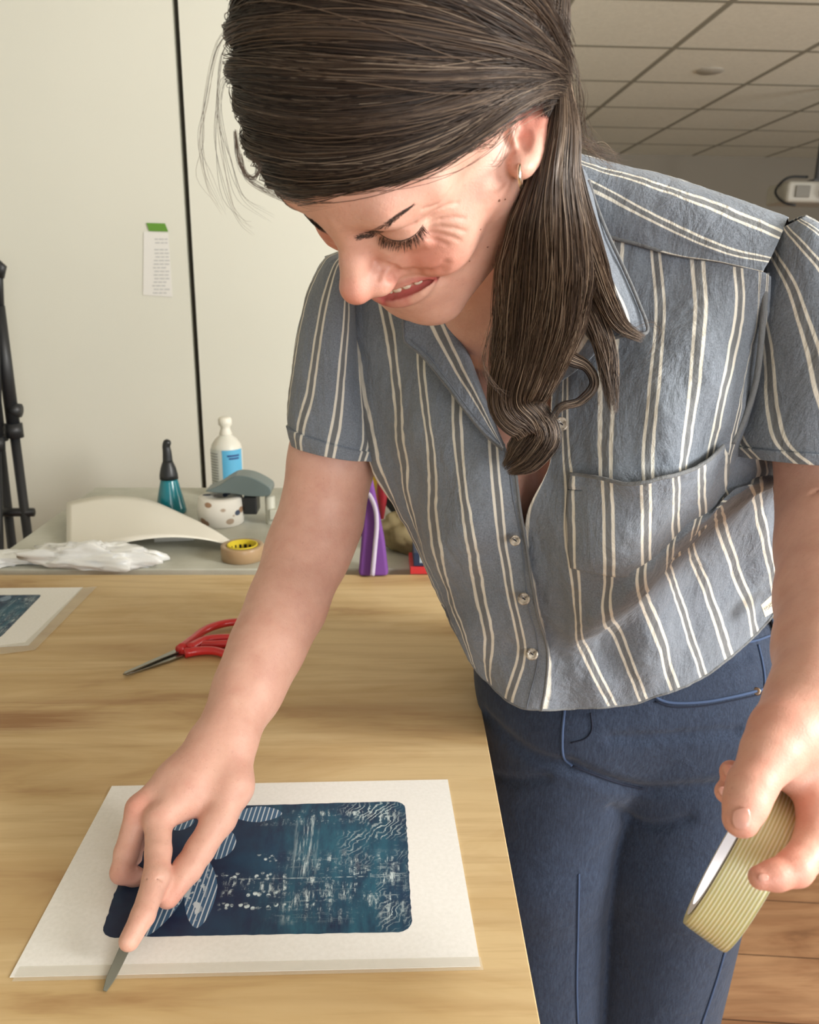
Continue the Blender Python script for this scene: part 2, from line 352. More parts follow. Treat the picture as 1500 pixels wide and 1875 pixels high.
_mo = spline([(0, .1000, -.0455), (.0127, .0965, -.0412), (.022, .0918, -.0392), (.030, .0858, -.0382), (.0360, .0805, -.0382)], 9)
_lo = spline([(0, .0970, -.0535), (.0115, .0958, -.0500), (.0215, .0915, -.0470), (.0295, .0860, -.0430), (.0365, .0790, -.0385)], 11)
_wr = [fpx(w, -.0002) for w in ([(783, 402), (800, 385), (818, 376), (838, 372)], [(786, 410), (806, 402), (830, 398), (850, 400)], [(786, 417), (808, 415), (832, 418), (852, 424)], [(784, 425), (806, 428), (828, 434), (842, 441)], [(776, 433), (800, 440), (818, 448)],
       [(775, 383), (800, 376), (816, 362), (826, 346)])]
_alar = fpx([(692, 510), (698, 494), (710, 486), (723, 490), (728, 503)], 0)
_fold = fpx([(726, 497), (742, 499), (762, 498), (783, 500), (806, 496), (816, 484)], 0)
def face_sdf(q):
    D = face_base(q); sel = (q[:, 1] > .045) & (q[:, 2] < .055) & (q[:, 2] > -.09) & (np.abs(D) < .02)
    if not sel.any(): return D
    d = D[sel]; q = q[sel]; m = np.stack([np.abs(q[:, 0]), q[:, 1], q[:, 2]], 1)
    d = smin(d, chain(m, _up, np.interp(range(11), [0, 5, 10], [.0032, .0028, .0014]), .003), .0022)
    d = smin(d, chain(m, _lo, np.interp(range(11), [0, 3, 7, 10], [.0058, .0056, .0046, .0016]), .003), .0028)
    d = smax(d, -chain(m, _mo, np.interp(range(9), [0, 5, 8], [.0036, .0033, .0010]), .003), .0012)
    d = smax(d, -chain(m, _fold, [.0010, .0013, .0014, .0014, .0012, .0006], .003), .006)
    d = smax(d, -chain(m, _alar, np.full(5, .0005), .002), .0035)
    for w in _wr: d = smax(d, -chain(m, w, np.full(len(w), .0003), .001), .0024)
    D[sel] = d; return D
def EP(px, py, Z): return tuple(V(px, py, Z))
def ear_sdf(p):
    # the visible ear, laid out where the photograph shows it
    Z = .478
    rim = [EP(944, 232, Z + .004), EP(938, 200, Z + .006), EP(962, 164, Z + .008), EP(994, 150, Z + .014), EP(1013, 163, Z + .018), EP(1012, 205, Z + .018), EP(1001, 250, Z + .014), EP(980, 288, Z + .007), EP(958, 309, Z + .002), EP(945, 300, Z + .003)]
    q = spline(rim, 22); rs = np.interp(np.linspace(0, 1, 22), [0, .15, .5, .75, .88, 1], [.002, .0030, .0030, .0036, .0055, .0050])
    d = chain(p, q, rs, .003)
    bowl = spline([EP(985, 175, Z + .018), EP(990, 215, Z + .018), EP(975, 260, Z + .012), EP(957, 292, Z + .005)], 8)
    d = smin(d, chain(p, bowl, np.linspace(.0055, .0050, 8), .01), .006)
    d = smin(d, cap(p, EP(965, 185, Z + .013), EP(962, 240, Z + .010), .005, .005), .006)
    anti = spline([EP(972, 176, Z + .010), EP(990, 195, Z + .011), EP(990, 232, Z + .009), EP(972, 268, Z + .005), EP(958, 278, Z + .003)], 10)
    d = smin(d, chain(p, anti, np.full(10, .0022), .003), .004)
    d = smin(d, cap(p, EP(938, 238, Z + .000), EP(948, 258, Z + .001), .0045, .0035), .004)    # tragus
    d = smax(d, -ell(p, EP(962, 244, Z - .004), (.0055, .0100, .0085)), .004)
    return d
def neck_sdf(p):
    # neck and upper chest under the collar
    d = cap(p, EP(955, 340, .602), EP(905, 560, .692), .045, .052)
    d = smin(d, cap(p, EP(880, 590, .775), EP(1150, 480, .745), .046, .044), .05)
    d = smin(d, ell(p, EP(940, 800, .800), (.115, .120, .090)), .06)
    d = smin(d, ell(p, EP(905, 880, .745), (.048, .055, .048)), .015)
    d = smin(d, ell(p, EP(1085, 870, .715), (.050, .055, .048)), .015)
    return d
def bust_sdf(p):
    d = smin(face_sdf(v2h(p)), ear_sdf(p), .004)
    return smin(d, neck_sdf(p), .018)
# ---------------------------------------------------------------- arms and hands (view axes)
def K(*rows): return [EP(r[0], r[1], r[2]) for r in rows], [r[3] for r in rows]
def rarm_sdf(p):
    d = chain(p, *K((640, 580, .835, .036), (620, 760, .850, .0385), (606, 850, .855, .0405), (588, 950, .866, .0400), (560, 1020, .850, .0385), (525, 1110, .815, .0350), (487, 1190, .780, .0310), (452, 1268, .748, .0265), (420, 1335, .716, .0222)), .03)
    # back of the hand
    hnd = chain(p, *K((416, 1340, .714, .0215), (372, 1410, .690, .0215), (330, 1455, .672, .0160)), .02)
    for r in (((408, 1380, .697, .018), (350, 1440, .672, .0150), (290, 1502, .651, .0112)),
              ((392, 1372, .702, .018), (320, 1425, .680, .0140), (256, 1480, .663, .0110)),
              ((392, 1378, .712, .017), (320, 1440, .697, .0130), (262, 1492, .684, .0102)),
              ((398, 1385, .722, .016), (330, 1455, .712, .0125), (282, 1512, .700, .0094)),
              ((424, 1370, .703, .020), (424, 1440, .680, .0175), (402, 1498, .662, .0135))):
        hnd = smin(hnd, chain(p, *K(*r), .01), .011)
    d = smin(d, hnd, .022)
    d = smin(d, cap(p, EP(398, 1350, .700), EP(372, 1352, .702), .010, .009), .012)     # wrist bone
    d = smin(d, chain(p, *K((290, 1502, .651, .0112), (290, 1560, .630, .0102), (286, 1608, .612, .0102), (262, 1676, .588, .0088), (237, 1722, .574, .0076)), .003), .006)
    d = smin(d, chain(p, *K((402, 1498, .662, .0135), (366, 1556, .646, .0118), (344, 1590, .636, .0116), (308, 1642, .616, .0090)), .004), .006)
    d = smin(d, chain(p, *K((256, 1480, .663, .0110), (232, 1560, .650, .0098), (224, 1596, .648, .0094), (262, 1612, .660, .0076)), .003), .005)
    d = smin(d, chain(p, *K((262, 1492, .684, .0102), (240, 1560, .680, .0092), (240, 1592, .680, .0088), (290, 1608, .684, .0072)), .003), .004)
    d = smin(d, chain(p, *K((282, 1512, .700, .0094), (268, 1568, .700, .0082), (272, 1592, .700, .0078), (310, 1600, .704, .0064)), .003), .004)
    d = smin(d, cap(p, EP(396, 1450, .680), EP(330, 1480, .665), .012, .009), .012)     # web of the thumb
    # skin folds over the finger joints
    for a, b in (((270, 1612, .603), (300, 1610, .604)),):
        d = smax(d, -cap(p, EP(*a), EP(*b), .0006, .0006), .002)
    return d
def larm_sdf(p):
    d = chain(p, *K((1480, 560, .650, .036), (1525, 800, .652, .0400), (1538, 930, .650, .0415), (1534, 1010, .615, .0385), (1530, 1100, .570, .0345), (1520, 1190, .525, .0290), (1505, 1262, .488, .0245)), .03)
    hnd = chain(p, *K((1505, 1262, .488, .0245), (1490, 1330, .470, .0240), (1500, 1400, .462, .0215)), .02)
    hnd = smin(hnd, cap(p, EP(1540, 1330, .485), EP(1565, 1430, .480), .022, .020), .02)
    hnd = smin(hnd, chain(p, *K((1475, 1300, .472, .0200), (1437, 1345, .452, .0175), (1410, 1382, .441, .0145)), .012), .014)
    d = smin(d, hnd, .02)
    d = smin(d, chain(p, *K((1410, 1382, .441, .0145), (1392, 1412, .434, .0122), (1376, 1440, .429, .0122), (1366, 1470, .424, .0112), (1357, 1500, .4195, .0096)), .004), .007)   # thumb
    d = smin(d, cap(p, EP(1446, 1412, .452), EP(1500, 1436, .458), .012, .012), .008)    # web
    d = smin(d, chain(p, *K((1500, 1410, .456, .0125), (1500, 1480, .440, .0112), (1494, 1545, .428, .0106), (1455, 1590, .4135, .0088), (1420, 1603, .4095, .0072), (1392, 1607, .4085, .0060)), .004), .008)   # little finger over the roll
    d = smin(d, chain(p, *K((1545, 1440, .470, .0120), (1520, 1505, .462, .0108), (1458, 1532, .455, .0096), (1425, 1540, .462, .0080)), .004), .004)   # ring finger into the roll
    d = smin(d, chain(p, *K((1540, 1400, .485, .0115), (1480, 1462, .487, .0105), (1400, 1450, .476, .0085), (1340, 1414, .470, .0070)), .004), .004)
    d = smin(d, chain(p, *K((1540, 1420, .490, .0115), (1480, 1500, .492, .0105), (1390, 1478, .478, .0085), (1331, 1450, .468, .0070)), .004), .004)
    for a, b in ():
        d = smax(d, -cap(p, EP(*a), EP(*b), .0005, .0005), .002)
    for a, b in (((1460, 905, .61), (1520, 900, .61)), ((1448, 1268, .464), (1500, 1276, .462))):
        d = smax(d, -cap(p, EP(*a), EP(*b), .0005, .0005), .004)
    return d
DN = M @ np.array([0, 0, -1.0])
def zf(v): return float(c2w(v)[2])
_k1 = V(1185, 1900, 1.03); _k2 = V(1000, 1900, 1.04)
_a1 = _k1 + DN * (zf(_k1) - .10); _a2 = _k2 + DN * (zf(_k2) - .10)
def jeans_base(p):
    e = ell(p, EP(1150, 1225, .948), (.184, .150, .120))
    a = smin(e, chain(p, [EP(1270, 1300, .935), EP(1236, 1560, .965), tuple(_k1), tuple(_a1)], [.098, .092, .079, .055], .02), .035)
    b = smin(e, chain(p, [EP(1046, 1300, .945), EP(996, 1560, .978), tuple(_k2), tuple(_a2)], [.098, .086, .078, .055], .02), .03)
    d = smin(a, b, .005)
    return smax(d, -(np.asarray(p) @ DN.astype(np.float32) - float(V(1150, 1105, .94) @ DN)), .004)
_cr = [(march(jeans_base, *np.array(resamp(c, 12)).T, .5), r, k) for c, r, k in (
    ([(1048, 1404), (1110, 1430), (1190, 1448), (1330, 1440)], .0022, .016), ([(1120, 1352), (1200, 1350), (1290, 1344), (1350, 1340)], .0008, .012), ([(890, 1310), (930, 1350), (980, 1385), (1040, 1404)], .0016, .016),
    ([(1120, 1480), (1190, 1512), (1260, 1500)], .0006, .012), ([(900, 1420), (950, 1430), (1000, 1425)], .0006, .012), ([(1230, 1230), (1300, 1225), (1370, 1205)], .0006, .010))]
def jeans_sdf(p):
    d = jeans_base(p); sel = np.abs(d) < .03
    if sel.any():
        q = p[sel]; e = d[sel]
        for w, r, k in _cr: e = smax(e, -chain(q, w, np.full(len(w), r), .002), k)
        d[sel] = e
    return d
# ---------------------------------------------------------------- room shell
def struct(name, mb, mat, **kw): return tag(mb.build(name, mat, smooth=False, **kw), kind='structure')
YW = 2.22; CEIL = CAMZ + 1.06; YF = 6.9; XL = -2.6; XR = 5.2; YN = -3.2
def paint(name, c, bump=.1):
    s = NT(name, rough=.75, spec=.3); n = s.noise(s.coord(), 1.6, 3); s.out(s.mix(n, hexc(*c), hexc(*[max(0, k - 8) for k in c]))); s.bump(s.noise(s.coord(), 180, 3), bump, .001); return s.m
m_wall = paint('white paint', (222, 221, 208)); m_far = paint('grey beige paint', (150, 144, 132)); m_seam = simple('dark gap', (62, 58, 50), .9)
m_floor = wood_mat('wood floor', .1, hexc(190, 150, 112), hexc(160, 118, 84), hexc(112, 76, 50), .9, plank=.16)
struct('floor', MB().box((XL, YN, -.05), (XR, YF + .1, 0)), m_floor)
# suspended ceiling with a lay-in grid
_a = onz(1231, 90, CEIL); _b = onz(1215, 88, CEIL); TILE = .61
s = NT('ceiling tile', rough=.9); n = s.noise(s.coord(), 60, 4, .7); s.out(s.ramp(n, [(.3, hexc(214, 213, 200)), (.7, hexc(228, 227, 214))])); s.bump(s.noise(s.coord(), 300, 2), .3, .001); m_tile = s.m
m_grid = simple('ceiling grid', (138, 136, 122), .8)
struct('ceiling', MB().box((XL, YN, CEIL), (XR, YF + .1, CEIL + .05)), m_tile)
gx = onz(1232, 90, CEIL)[0]; gy = onz(1232, 88, CEIL)[1]; mb = MB(); x = gx - TILE * 8
while x < XR: 
    if x > XL: mb.box((x - .013, YN, CEIL - .0012), (x + .013, YF, CEIL + .001))
    x += TILE
y = gy - TILE * 12
while y < YF:
    if y > YN: mb.box((XL, y - .013, CEIL - .0010), (XR, y + .013, CEIL + .001))
    y += TILE
struct('trim_1', mb, m_grid)
m_duct = simple('duct paint', (150, 147, 135), .8)
# walls: the white cupboard wall stands nearer than the far wall on the right
xw = ony(640, 500, YW)[0]
seam_t = ony(320, 0, YW); seam_b = ony(372, 885, YW); sx = (seam_t[0] + seam_b[0]) / 2
struct('wall_left', MB().box((XL - .1, YN, 0), (XL, YF, CEIL)), m_wall)
g = .008
struct('wall_front', MB().slab([(XL, YW, 0), (seam_b[0] - g, YW, 0), (seam_t[0] - g, YW, CEIL), (XL, YW, CEIL)], (0, .04, 0)), m_wall)
struct('wall_middle', MB().slab([(seam_b[0] + g, YW, 0), (xw + .35, YW, 0), (xw + .35, YW, CEIL), (seam_t[0] + g, YW, CEIL)], (0, .04, 0)).box((xw + .31, YW + .04, 0), (xw + .35, YF, CEIL)), m_wall)
struct('trim_2', MB().slab([(seam_b[0] - .03, YW + .03, 0), (seam_b[0] + .03, YW + .03, 0), (seam_t[0] + .03, YW + .03, CEIL), (seam_t[0] - .03, YW + .03, CEIL)], (0, .03, 0)), m_seam)
struct('wall_back', MB().box((xw + .3, YF, 0), (XR, YF + .1, CEIL)), m_far)
struct('wall_right', MB().box((XR, 1.6, 0), (XR + .1, YF, CEIL)), m_far)
# sensor disc on the ceiling
c = onz(1300, 129, CEIL); tag(MB().lathe((c[0], c[1], CEIL - .008), [(.060, 0), (.066, .006), (.070, .0125)]).build('ceiling_sensor', simple('ceiling vent metal', (168, 164, 152), .5)), 'round off-white disc fitting set into a ceiling tile', 'ceiling fitting')
# ---------------------------------------------------------------- plywood table
ply = wood_mat('plywood', -.02, hexc(212, 186, 140), hexc(198, 168, 120), hexc(160, 122, 80), 1.0, stain=[(tuple(onz(40, 1318, TT)[:2]), (.13, .035), .75), (tuple(onz(330, 1190, TT)[:2]), (.25, .03), .25), (tuple(onz(640, 1300, TT)[:2]), (.22, .028), .3), (tuple(onz(180, 1285, TT)[:2]), (.16, .012), .4)])
edge = simple('plywood edge', (205, 172, 128), .7)
tf = onz(-60, 1057, TT); tr = onz(842, 1052, TT); e1 = onz(882, 1300, TT); e2 = onz(990, 1875, TT)
dirE = (e2 - e1) / np.linalg.norm(e2 - e1); far = e1 - dirE * ((e1[1] - tr[1]) / -dirE[1]) * -1 if False else e1 + dirE * ((tr[1] - e1[1]) / dirE[1]); near = e1 + dirE * ((.12 - e1[1]) / dirE[1])
XT = -1.25; top = [(XT, far[1] + .004, TT), tuple(far), tuple(near), (XT, near[1], TT)]
wt = empty('work_table', (-.5, .75, 0), 'large plywood topped work table with blue prints on it', 'table')
MB().slab(top, (0, 0, -.018)).build('table_top', ply, wt, smooth=False, bevel=.0012)
m_leg = simple('painted steel', (70, 70, 72), .5)
for x, y in ((XT + .08, .25), (XT + .08, far[1] - .1), (near[0] - .12, .25), (far[0] - .12, far[1] - .1)): MB().box((x - .03, y - .03, 0), (x + .03, y + .03, TT - .018)).build('leg', m_leg, wt, smooth=False)
MB().box((XT + .05, .22, TT - .09), (near[0] - .09, .25, TT - .018)).build('apron', m_leg, wt, smooth=False)
TZ = TT + .0004
# papers
m_paper = NT('watercolour paper', rough=.85); m_paper.out(m_paper.ramp(m_paper.noise(m_paper.coord(), 300, 3), [(.3, hexc(236, 235, 230)), (.7, hexc(243, 242, 238))])); m_paper.bump(m_paper.noise(m_paper.coord(), 900, 3), .2, .0003); m_paper = m_paper.m
def print_mat(name, o, ux, uy):
    """cyanotype pattern in its own frame: ux, uy world vectors spanning the print"""
    s = NT(name, rough=.6); uv = s.n('ShaderNodeUVMap', uv_map='UVMap'); u = uv.outputs[0]
    sep = s.n('ShaderNodeSeparateXYZ', {0: u}); X, Y = sep.outputs[0], sep.outputs[1]
    def mp(sx, sy, ang=0): return s.n('ShaderNodeMapping', {0: u, 'Scale': (sx, sy, 1), 'Rotation': (0, 0, ang)}).outputs[0]
    def win(x0, x1, y0, y1, f=.03):
        a = s.math('MULTIPLY', s.n('ShaderNodeMapRange', {0: X, 1: x0 - f, 2: x0 + f}).outputs[0], s.n('ShaderNodeMapRange', {0: X, 1: x1 + f, 2: x1 - f}).outputs[0])
        b = s.math('MULTIPLY', s.n('ShaderNodeMapRange', {0: Y, 1: y0 - f, 2: y0 + f}).outputs[0], s.n('ShaderNodeMapRange', {0: Y, 1: y1 + f, 2: y1 - f}).outputs[0]); return s.math('MULTIPLY', a, b)
    mxx = lambda a, b: s.math('MAXIMUM', a, b); mul = lambda a, b: s.math('MULTIPLY', a, b)
    R = lambda f, a, b, hi=1.0: s.ramp(f, [(a, (0, 0, 0)), (b, (hi, hi, hi))])
    deep = s.mix(R(s.noise(mp(3, 2), 1.5, 4), .42, .7), hexc(14, 32, 66), hexc(20, 62, 92)); 
    teal = s.mix(mul(win(.50, 1.0, -.1, 1.1, .12), R(s.noise(mp(14, 2.5), 1, 4, .7), .35, .65, .9)), deep, hexc(38, 96, 118))
    drag = R(s.noise(mp(62, 6), 1, 5, .75), .50, .62); dragh = R(s.noise(mp(5, 60), 1, 4, .7), .55, .66)
    rag = R(s.noise(mp(9, 9), 1, 6, .8), .47, .56)
    m = mul(mul(win(.56, .99, .10, .55, .05), mxx(drag, mul(dragh, .6))), rag)
    m = mxx(m, mul(mul(win(.36, .95, .27, .40, .02), drag), rag)); m = mxx(m, mul(mul(win(.45, .97, .82, .93, .02), drag), R(s.noise(mp(12, 12), 1, 5, .8), .48, .55)))
    m = mxx(m, mul(mul(win(.60, .66, .40, .86, .02), R(s.noise(mp(60, 3), 1, 4, .7), .50, .62, .8)), 1.0))
    # contour-like bands spreading from the right
    wv = s.n('ShaderNodeTexWave', {'Vector': mp(1.0, .8, .5), 'Scale': 15, 'Distortion': 14, 'Detail': 4, 'Detail Scale': 1.1}).outputs['Fac']
    m = mxx(m, mul(mul(win(.79, .97, .50, 1.0, .06), R(wv, .74, .9, .8)), R(s.noise(mp(6, 6), 1, 4), .42, .56))); m = mxx(m, mul(win(.90, .985, .02, .45, .02), mul(R(wv, .78, .92, .8), R(s.noise(mp(8, 3), 1, 4), .42, .56))))
    m = mxx(m, mul(win(.40, .99, .375, .380, .003), R(s.noise(mp(60, 1), 1, 4), .42, .62, .8)))
    # rows of small pale blobs
    vo = s.n('ShaderNodeTexVoronoi', {'Vector': mp(46, 24), 'Scale': 1.0}, feature='F1').outputs['Distance']; blob = s.ramp(vo, [(.30, (1, 1, 1)), (.42, (0, 0, 0))])
    rows = None
    for a in ((.32, .58, .37, .42), (.46, .58, .50, .56), (.36, .58, .245, .285), (.36, .60, .165, .205)):
        w = win(*a, .01); rows = w if rows is None else mxx(rows, w)
    m = mxx(m, mul(mul(rows, blob), R(s.noise(mp(25, 25), 1, 3, .7), .42, .55)))
    col = s.mix(m, teal, hexc(206, 222, 224))
    # leaf shapes with fine lines and letter-like marks
    def leaf(cx, cy, a, b, ang):
        dx = s.math('SUBTRACT', X, cx); dy = s.math('SUBTRACT', Y, cy); c, sn = math.cos(ang), math.sin(ang)
        p = s.math('ADD', mul(dx, c / a), mul(dy, sn / a * .55)); q = s.math('ADD', mul(dx, -sn / b), mul(dy, c / b * .55))
        r = s.math('ADD', s.math('POWER', s.math('ABSOLUTE', p), 1.7), s.math('POWER', s.math('ABSOLUTE', q), 1.7)); return s.ramp(r, [(.97, (1, 1, 1)), (1.0, (0, 0, 0))])
    lines = R(s.n('ShaderNodeTexWave', {'Vector': mp(1, .25, .25), 'Scale': 19, 'Distortion': .3}).outputs['Fac'], .78, .90)
    marks = R(s.noise(mp(36, 16, .25), 1, 2), .54, .58)
    for cx, cy, a, b, ang in ((.44, .915, .09, .040, 0), (.325, .66, .055, .07, -.1), (.285, .30, .055, .14, .12), (.18, .22, .045, .13, -.35), (.16, .85, .05, .035, .2)):
        lf = leaf(cx, cy, a, b, ang); inn = s.mix(mul(mxx(lines, mul(marks, win(.20, .30, .10, .70, .01))), .85), hexc(62, 98, 132), hexc(214, 226, 232)); col = s.mix(lf, col, inn)
    s.out(col); return s.m
def paper(name, quad, label, printq=None, seed=0):
    q = [onz(a, b, TZ) for a, b in quad]
    t = empty(name, np.mean(q, 0), label, 'print')
    MB().slab(q, (0, 0, .0006)).build('paper_sheet', m_paper, t, smooth=False)
    pq = [onz(a, b, TZ + .0008) for a, b in printq]
    # outline with a slightly ragged rounded border, u,v over the quad
    rg = np.random.default_rng(seed); uv = []
    n = 40; r = .045
    def side(a, b, k): return [np.array(a) + (np.array(b) - np.array(a)) * t_ + rg.normal(size=2) * .0012 for t_ in np.linspace(0, 1, k)]
    for (a, b), (c1, ang) in zip((((r, 0), (1 - r, 0)), ((1, r * 1.5), (1, 1 - r * 1.5)), ((1 - r, 1), (r, 1)), ((0, 1 - r * 1.5), (0, r * 1.5))), (((1 - r, r * 1.5), -90), ((1 - r, 1 - r * 1.5), 0), ((r, 1 - r * 1.5), 90), ((r, r * 1.5), 180))):
        uv += side(a, b, n); uv += [np.array((c1[0] + r * math.cos(math.radians(ang + g_)), c1[1] + r * 1.5 * math.sin(math.radians(ang + g_)))) for g_ in (20, 45, 70)]
    uv = np.array(uv); A, B, C_, D = [np.array(x) for x in pq]       # bottom-left, bottom-right, top-right, top-left
    u, v = uv[:, :1], uv[:, 1:]; w = (1 - u) * (1 - v) * A + u * (1 - v) * B + u * v * C_ + (1 - u) * v * D
    vs = np.vstack([w.mean(0), w]); k = len(w); mesh('printed_image', vs, [(0, i + 1, (i + 1) % k + 1) for i in range(k)], PM, t, smooth=False, uv=np.vstack([[.5, .5], uv])); return t
PM = print_mat('cyanotype', None, None, None)
paper('cyanotype_print', [(18, 1790), (880, 1770), (820, 1428), (205, 1440)], 'white sheet with dark blue print under the reaching hand', [(183, 1717), (755, 1706), (742, 1467), (262, 1480)], 3)
paper('cyanotype_print', [(-190, 1196), (52, 1182), (152, 1076), (-60, 1078)], 'white sheet with dark blue print cut by the left edge', [(-150, 1178), (0, 1168), (77, 1089), (-30, 1090)], 4)
# clear tape strips along the sheets
ctape = NT('clear tape', rough=.25, alpha=.22, col=hexc(232, 226, 212)).m
def strip(q, label): tag(MB().slab([onz(a, b, TZ + .0010) for a, b in q], (0, 0, .0001)).build('tape_strip', ctape, smooth=False), label, 'tape')
strip([(22, 1797), (886, 1776), (880, 1752), (36, 1770)], 'clear tape strip along the near edge of the large sheet'); strip([(0, 1198), (64, 1190), (178, 1074), (150, 1076), (46, 1176), (0, 1182)], 'clear tape strip along the edge of the left print')
# scissors
m_red = simple('red plastic', (196, 36, 38), .3, coat=.3); m_steel = NT('steel', col=hexc(150, 148, 140), rough=.28, metal=1.0).m
sc = empty('scissors', onz(330, 1200, TT), 'red handled scissors lying on the plywood behind the arm', 'scissors')
def T(px, py, h=.004): return onz(px, py, TT + h)
for k, (q, h) in enumerate((([(225, 1236), (300, 1205), (334, 1184), (346, 1198), (310, 1212), (232, 1237)], .0022), ([(227, 1233), (290, 1205), (330, 1187), (342, 1190), (300, 1206), (229, 1236)], .005))):
    MB().slab([T(a, b, h) for a, b in q], (0, 0, .002)).build('blade', m_steel, sc, smooth=False, bevel=.0004)
MB().lathe(T(340, 1189, .002), [(.005, 0), (.006, .004), (.004, .009)]).build('pivot', m_steel, sc)
for pth, h in (([(330, 1190), (352, 1172), (375, 1154), (405, 1143), (440, 1139), (475, 1146), (482, 1162), (450, 1168), (410, 1168), (375, 1172), (345, 1188)], .010), ([(333, 1193), (360, 1182), (395, 1180), (430, 1178), (470, 1180), (480, 1196), (440, 1205), (395, 1192), (360, 1192), (338, 1196)], .007)):
    mb = MB(); mb.tube([T(a, b, h) for a, b in resamp(pth, 40)], np.interp(np.linspace(0, 1, 40), [0, .12, .5, .9, 1], [.0075, .006, .005, .006, .007]), 10); mb.build('handle', m_red, sc)
# ---------------------------------------------------------------- grey table at the wall
GT = TT; gl0 = onz(-30, 1036, GT); gl1 = onz(190, 892, GT); GX = gl1[0] - .02; GY0 = far[1] + .03; GY1 = gl1[1]
m_top = NT('grey laminate', rough=.45); m_top.out(m_top.ramp(m_top.noise(m_top.coord(), 9, 5, .7), [(.35, hexc(176, 176, 162)), (.7, hexc(196, 195, 182))])); m_top = m_top.m
gt = empty('side_table', (0, 1.75, 0), 'grey topped table holding craft supplies against the white wall', 'table')
MB().slab([(GX, GY0, GT), (.62, GY0, GT), (.62, GY1, GT), (GX, GY1, GT)], (0, 0, -.03)).build('table_top', m_top, gt, smooth=False, bevel=.003)
for x, y in ((GX + .06, GY0 + .06), (GX + .06, GY1 - .06), (.56, GY0 + .06), (.56, GY1 - .06)): MB().box((x - .025, y - .025, 0), (x + .025, y + .025, GT - .03)).build('leg', m_leg, gt, smooth=False)
GZ = GT
def G(px, py, dz=0): return onz(px, py, GZ) + np.array([0, 0, dz])
def scl(px, py): return w2c(G(px, py))[2] / F     # metres per pixel there
# big curled paper
q0, q1, q2, q3 = (122, 918), (440, 1000), (400, 985), (122, 1016)
A = np.array([P(122, 920, 1.66), P(190, 908, 1.68), P(265, 914, 1.67), P(330, 940, 1.62), P(390, 970, 1.55), P(440, 1004, 1.498)]); B_ = np.array([P(122, 1015, 1.435), P(185, 1003, 1.43), P(255, 989, 1.43), P(320, 984, 1.44), P(385, 990, 1.46), P(438, 1005, 1.493)])
ga = spline(A, 30); gb = spline(B_, 30); g_ = np.stack([ga + (gb - ga) * t for t in np.linspace(0, 1, 10)]); o = mesh('curled_paper', g_.reshape(-1, 3), gridfaces(10, 30), simple('white card', (228, 224, 212), .8)); m_ = o.modifiers.new('s', 'SOLIDIFY'); m_.thickness = .0012
tag(o, 'large curled sheet of white paper on the grey table', 'paper')
# crumpled plastic bag
def crumple(name, c, r, seed, amp, mat, label, cat, n=56):
    th = np.linspace(0, 2 * np.pi, n, endpoint=False); ph = np.linspace(0.0, np.pi, n // 2); a, b = np.meshgrid(ph, th, indexing='ij')
    d = np.stack([np.sin(a) * np.cos(b), np.sin(a) * np.sin(b), np.cos(a)], -1); k = 1 + amp * (vnoise(d, .42, seed) + .6 * np.abs(vnoise(d, .2, seed + 1)) + .3 * vnoise(d, .09, seed + 2))
    v = np.array(c) + d * np.array(r) * k[..., None]; v[..., 2] = np.maximum(v[..., 2], GZ + .001); return tag(mesh(name, v.reshape(-1, 3), gridfaces(n // 2, n, True), mat), label, cat)
s = NT('thin plastic', rough=.3, col=hexc(240, 241, 238), trans=.2); m_plas = s.m
c = G(165, 1046); crumple('plastic_bag', (c[0] - .01, c[1] + .035, GZ + .014), (.098, .036, .026), 3, .42, m_plas, 'crumpled clear plastic bag under the curled white paper', 'bag')
c = G(20, 1040); crumple('plastic_bag', (c[0] - .03, c[1] + .03, GZ + .006), (.06, .035, .012), 7, .3, m_plas, 'flat crumpled plastic at the left end of the grey table', 'bag')
# white notepad under the paper
c = G(308, 992); tag(MB().box((c[0] - .03, c[1] + .0, GZ), (c[0] + .045, c[1] + .05, GZ + .016), .15).build('small_box', simple('box card', (205, 206, 200), .7), smooth=False, bevel=.002), 'small white box under the curled paper', 'box')
# teal glue bottle with a black tip
b = G(314, 938); k = scl(314, 938); m_teal = NT('teal liquid', col=hexc(16, 116, 128), rough=.2, coat=.3).m; m_blk = simple('black plastic', (28, 30, 32), .4)
gb_ = empty('glue_bottle', b, 'teal squeeze bottle with black curved nozzle by the paper', 'bottle')
MB().lathe(b, [(26 * k, 0), (27.5 * k, .004), (26 * k, 12 * k), (21 * k, 35 * k), (15.5 * k, 60 * k), (14.5 * k, 64 * k)], 32).build('bottle_body', m_teal, gb_)
MB().lathe(b + [0, 0, 63 * k], [(16.5 * k, 0), (16 * k, 8 * k), (13.5 * k, 20 * k), (10 * k, 30 * k), (8 * k, 34 * k)], 24).build('collar', m_blk, gb_)
mb = MB(); mb.tube(spline([b + [0, 0, 94 * k], b + [0, 0, 112 * k], b + [-.5 * k, 0, 124 * k], b + [4 * k, 0, 134 * k]], 14), np.interp(np.linspace(0, 1, 14), [0, .6, .9, 1], [9 * k, 7 * k, 7 * k, 4 * k]), 12); mb.build('nozzle', m_blk, gb_)
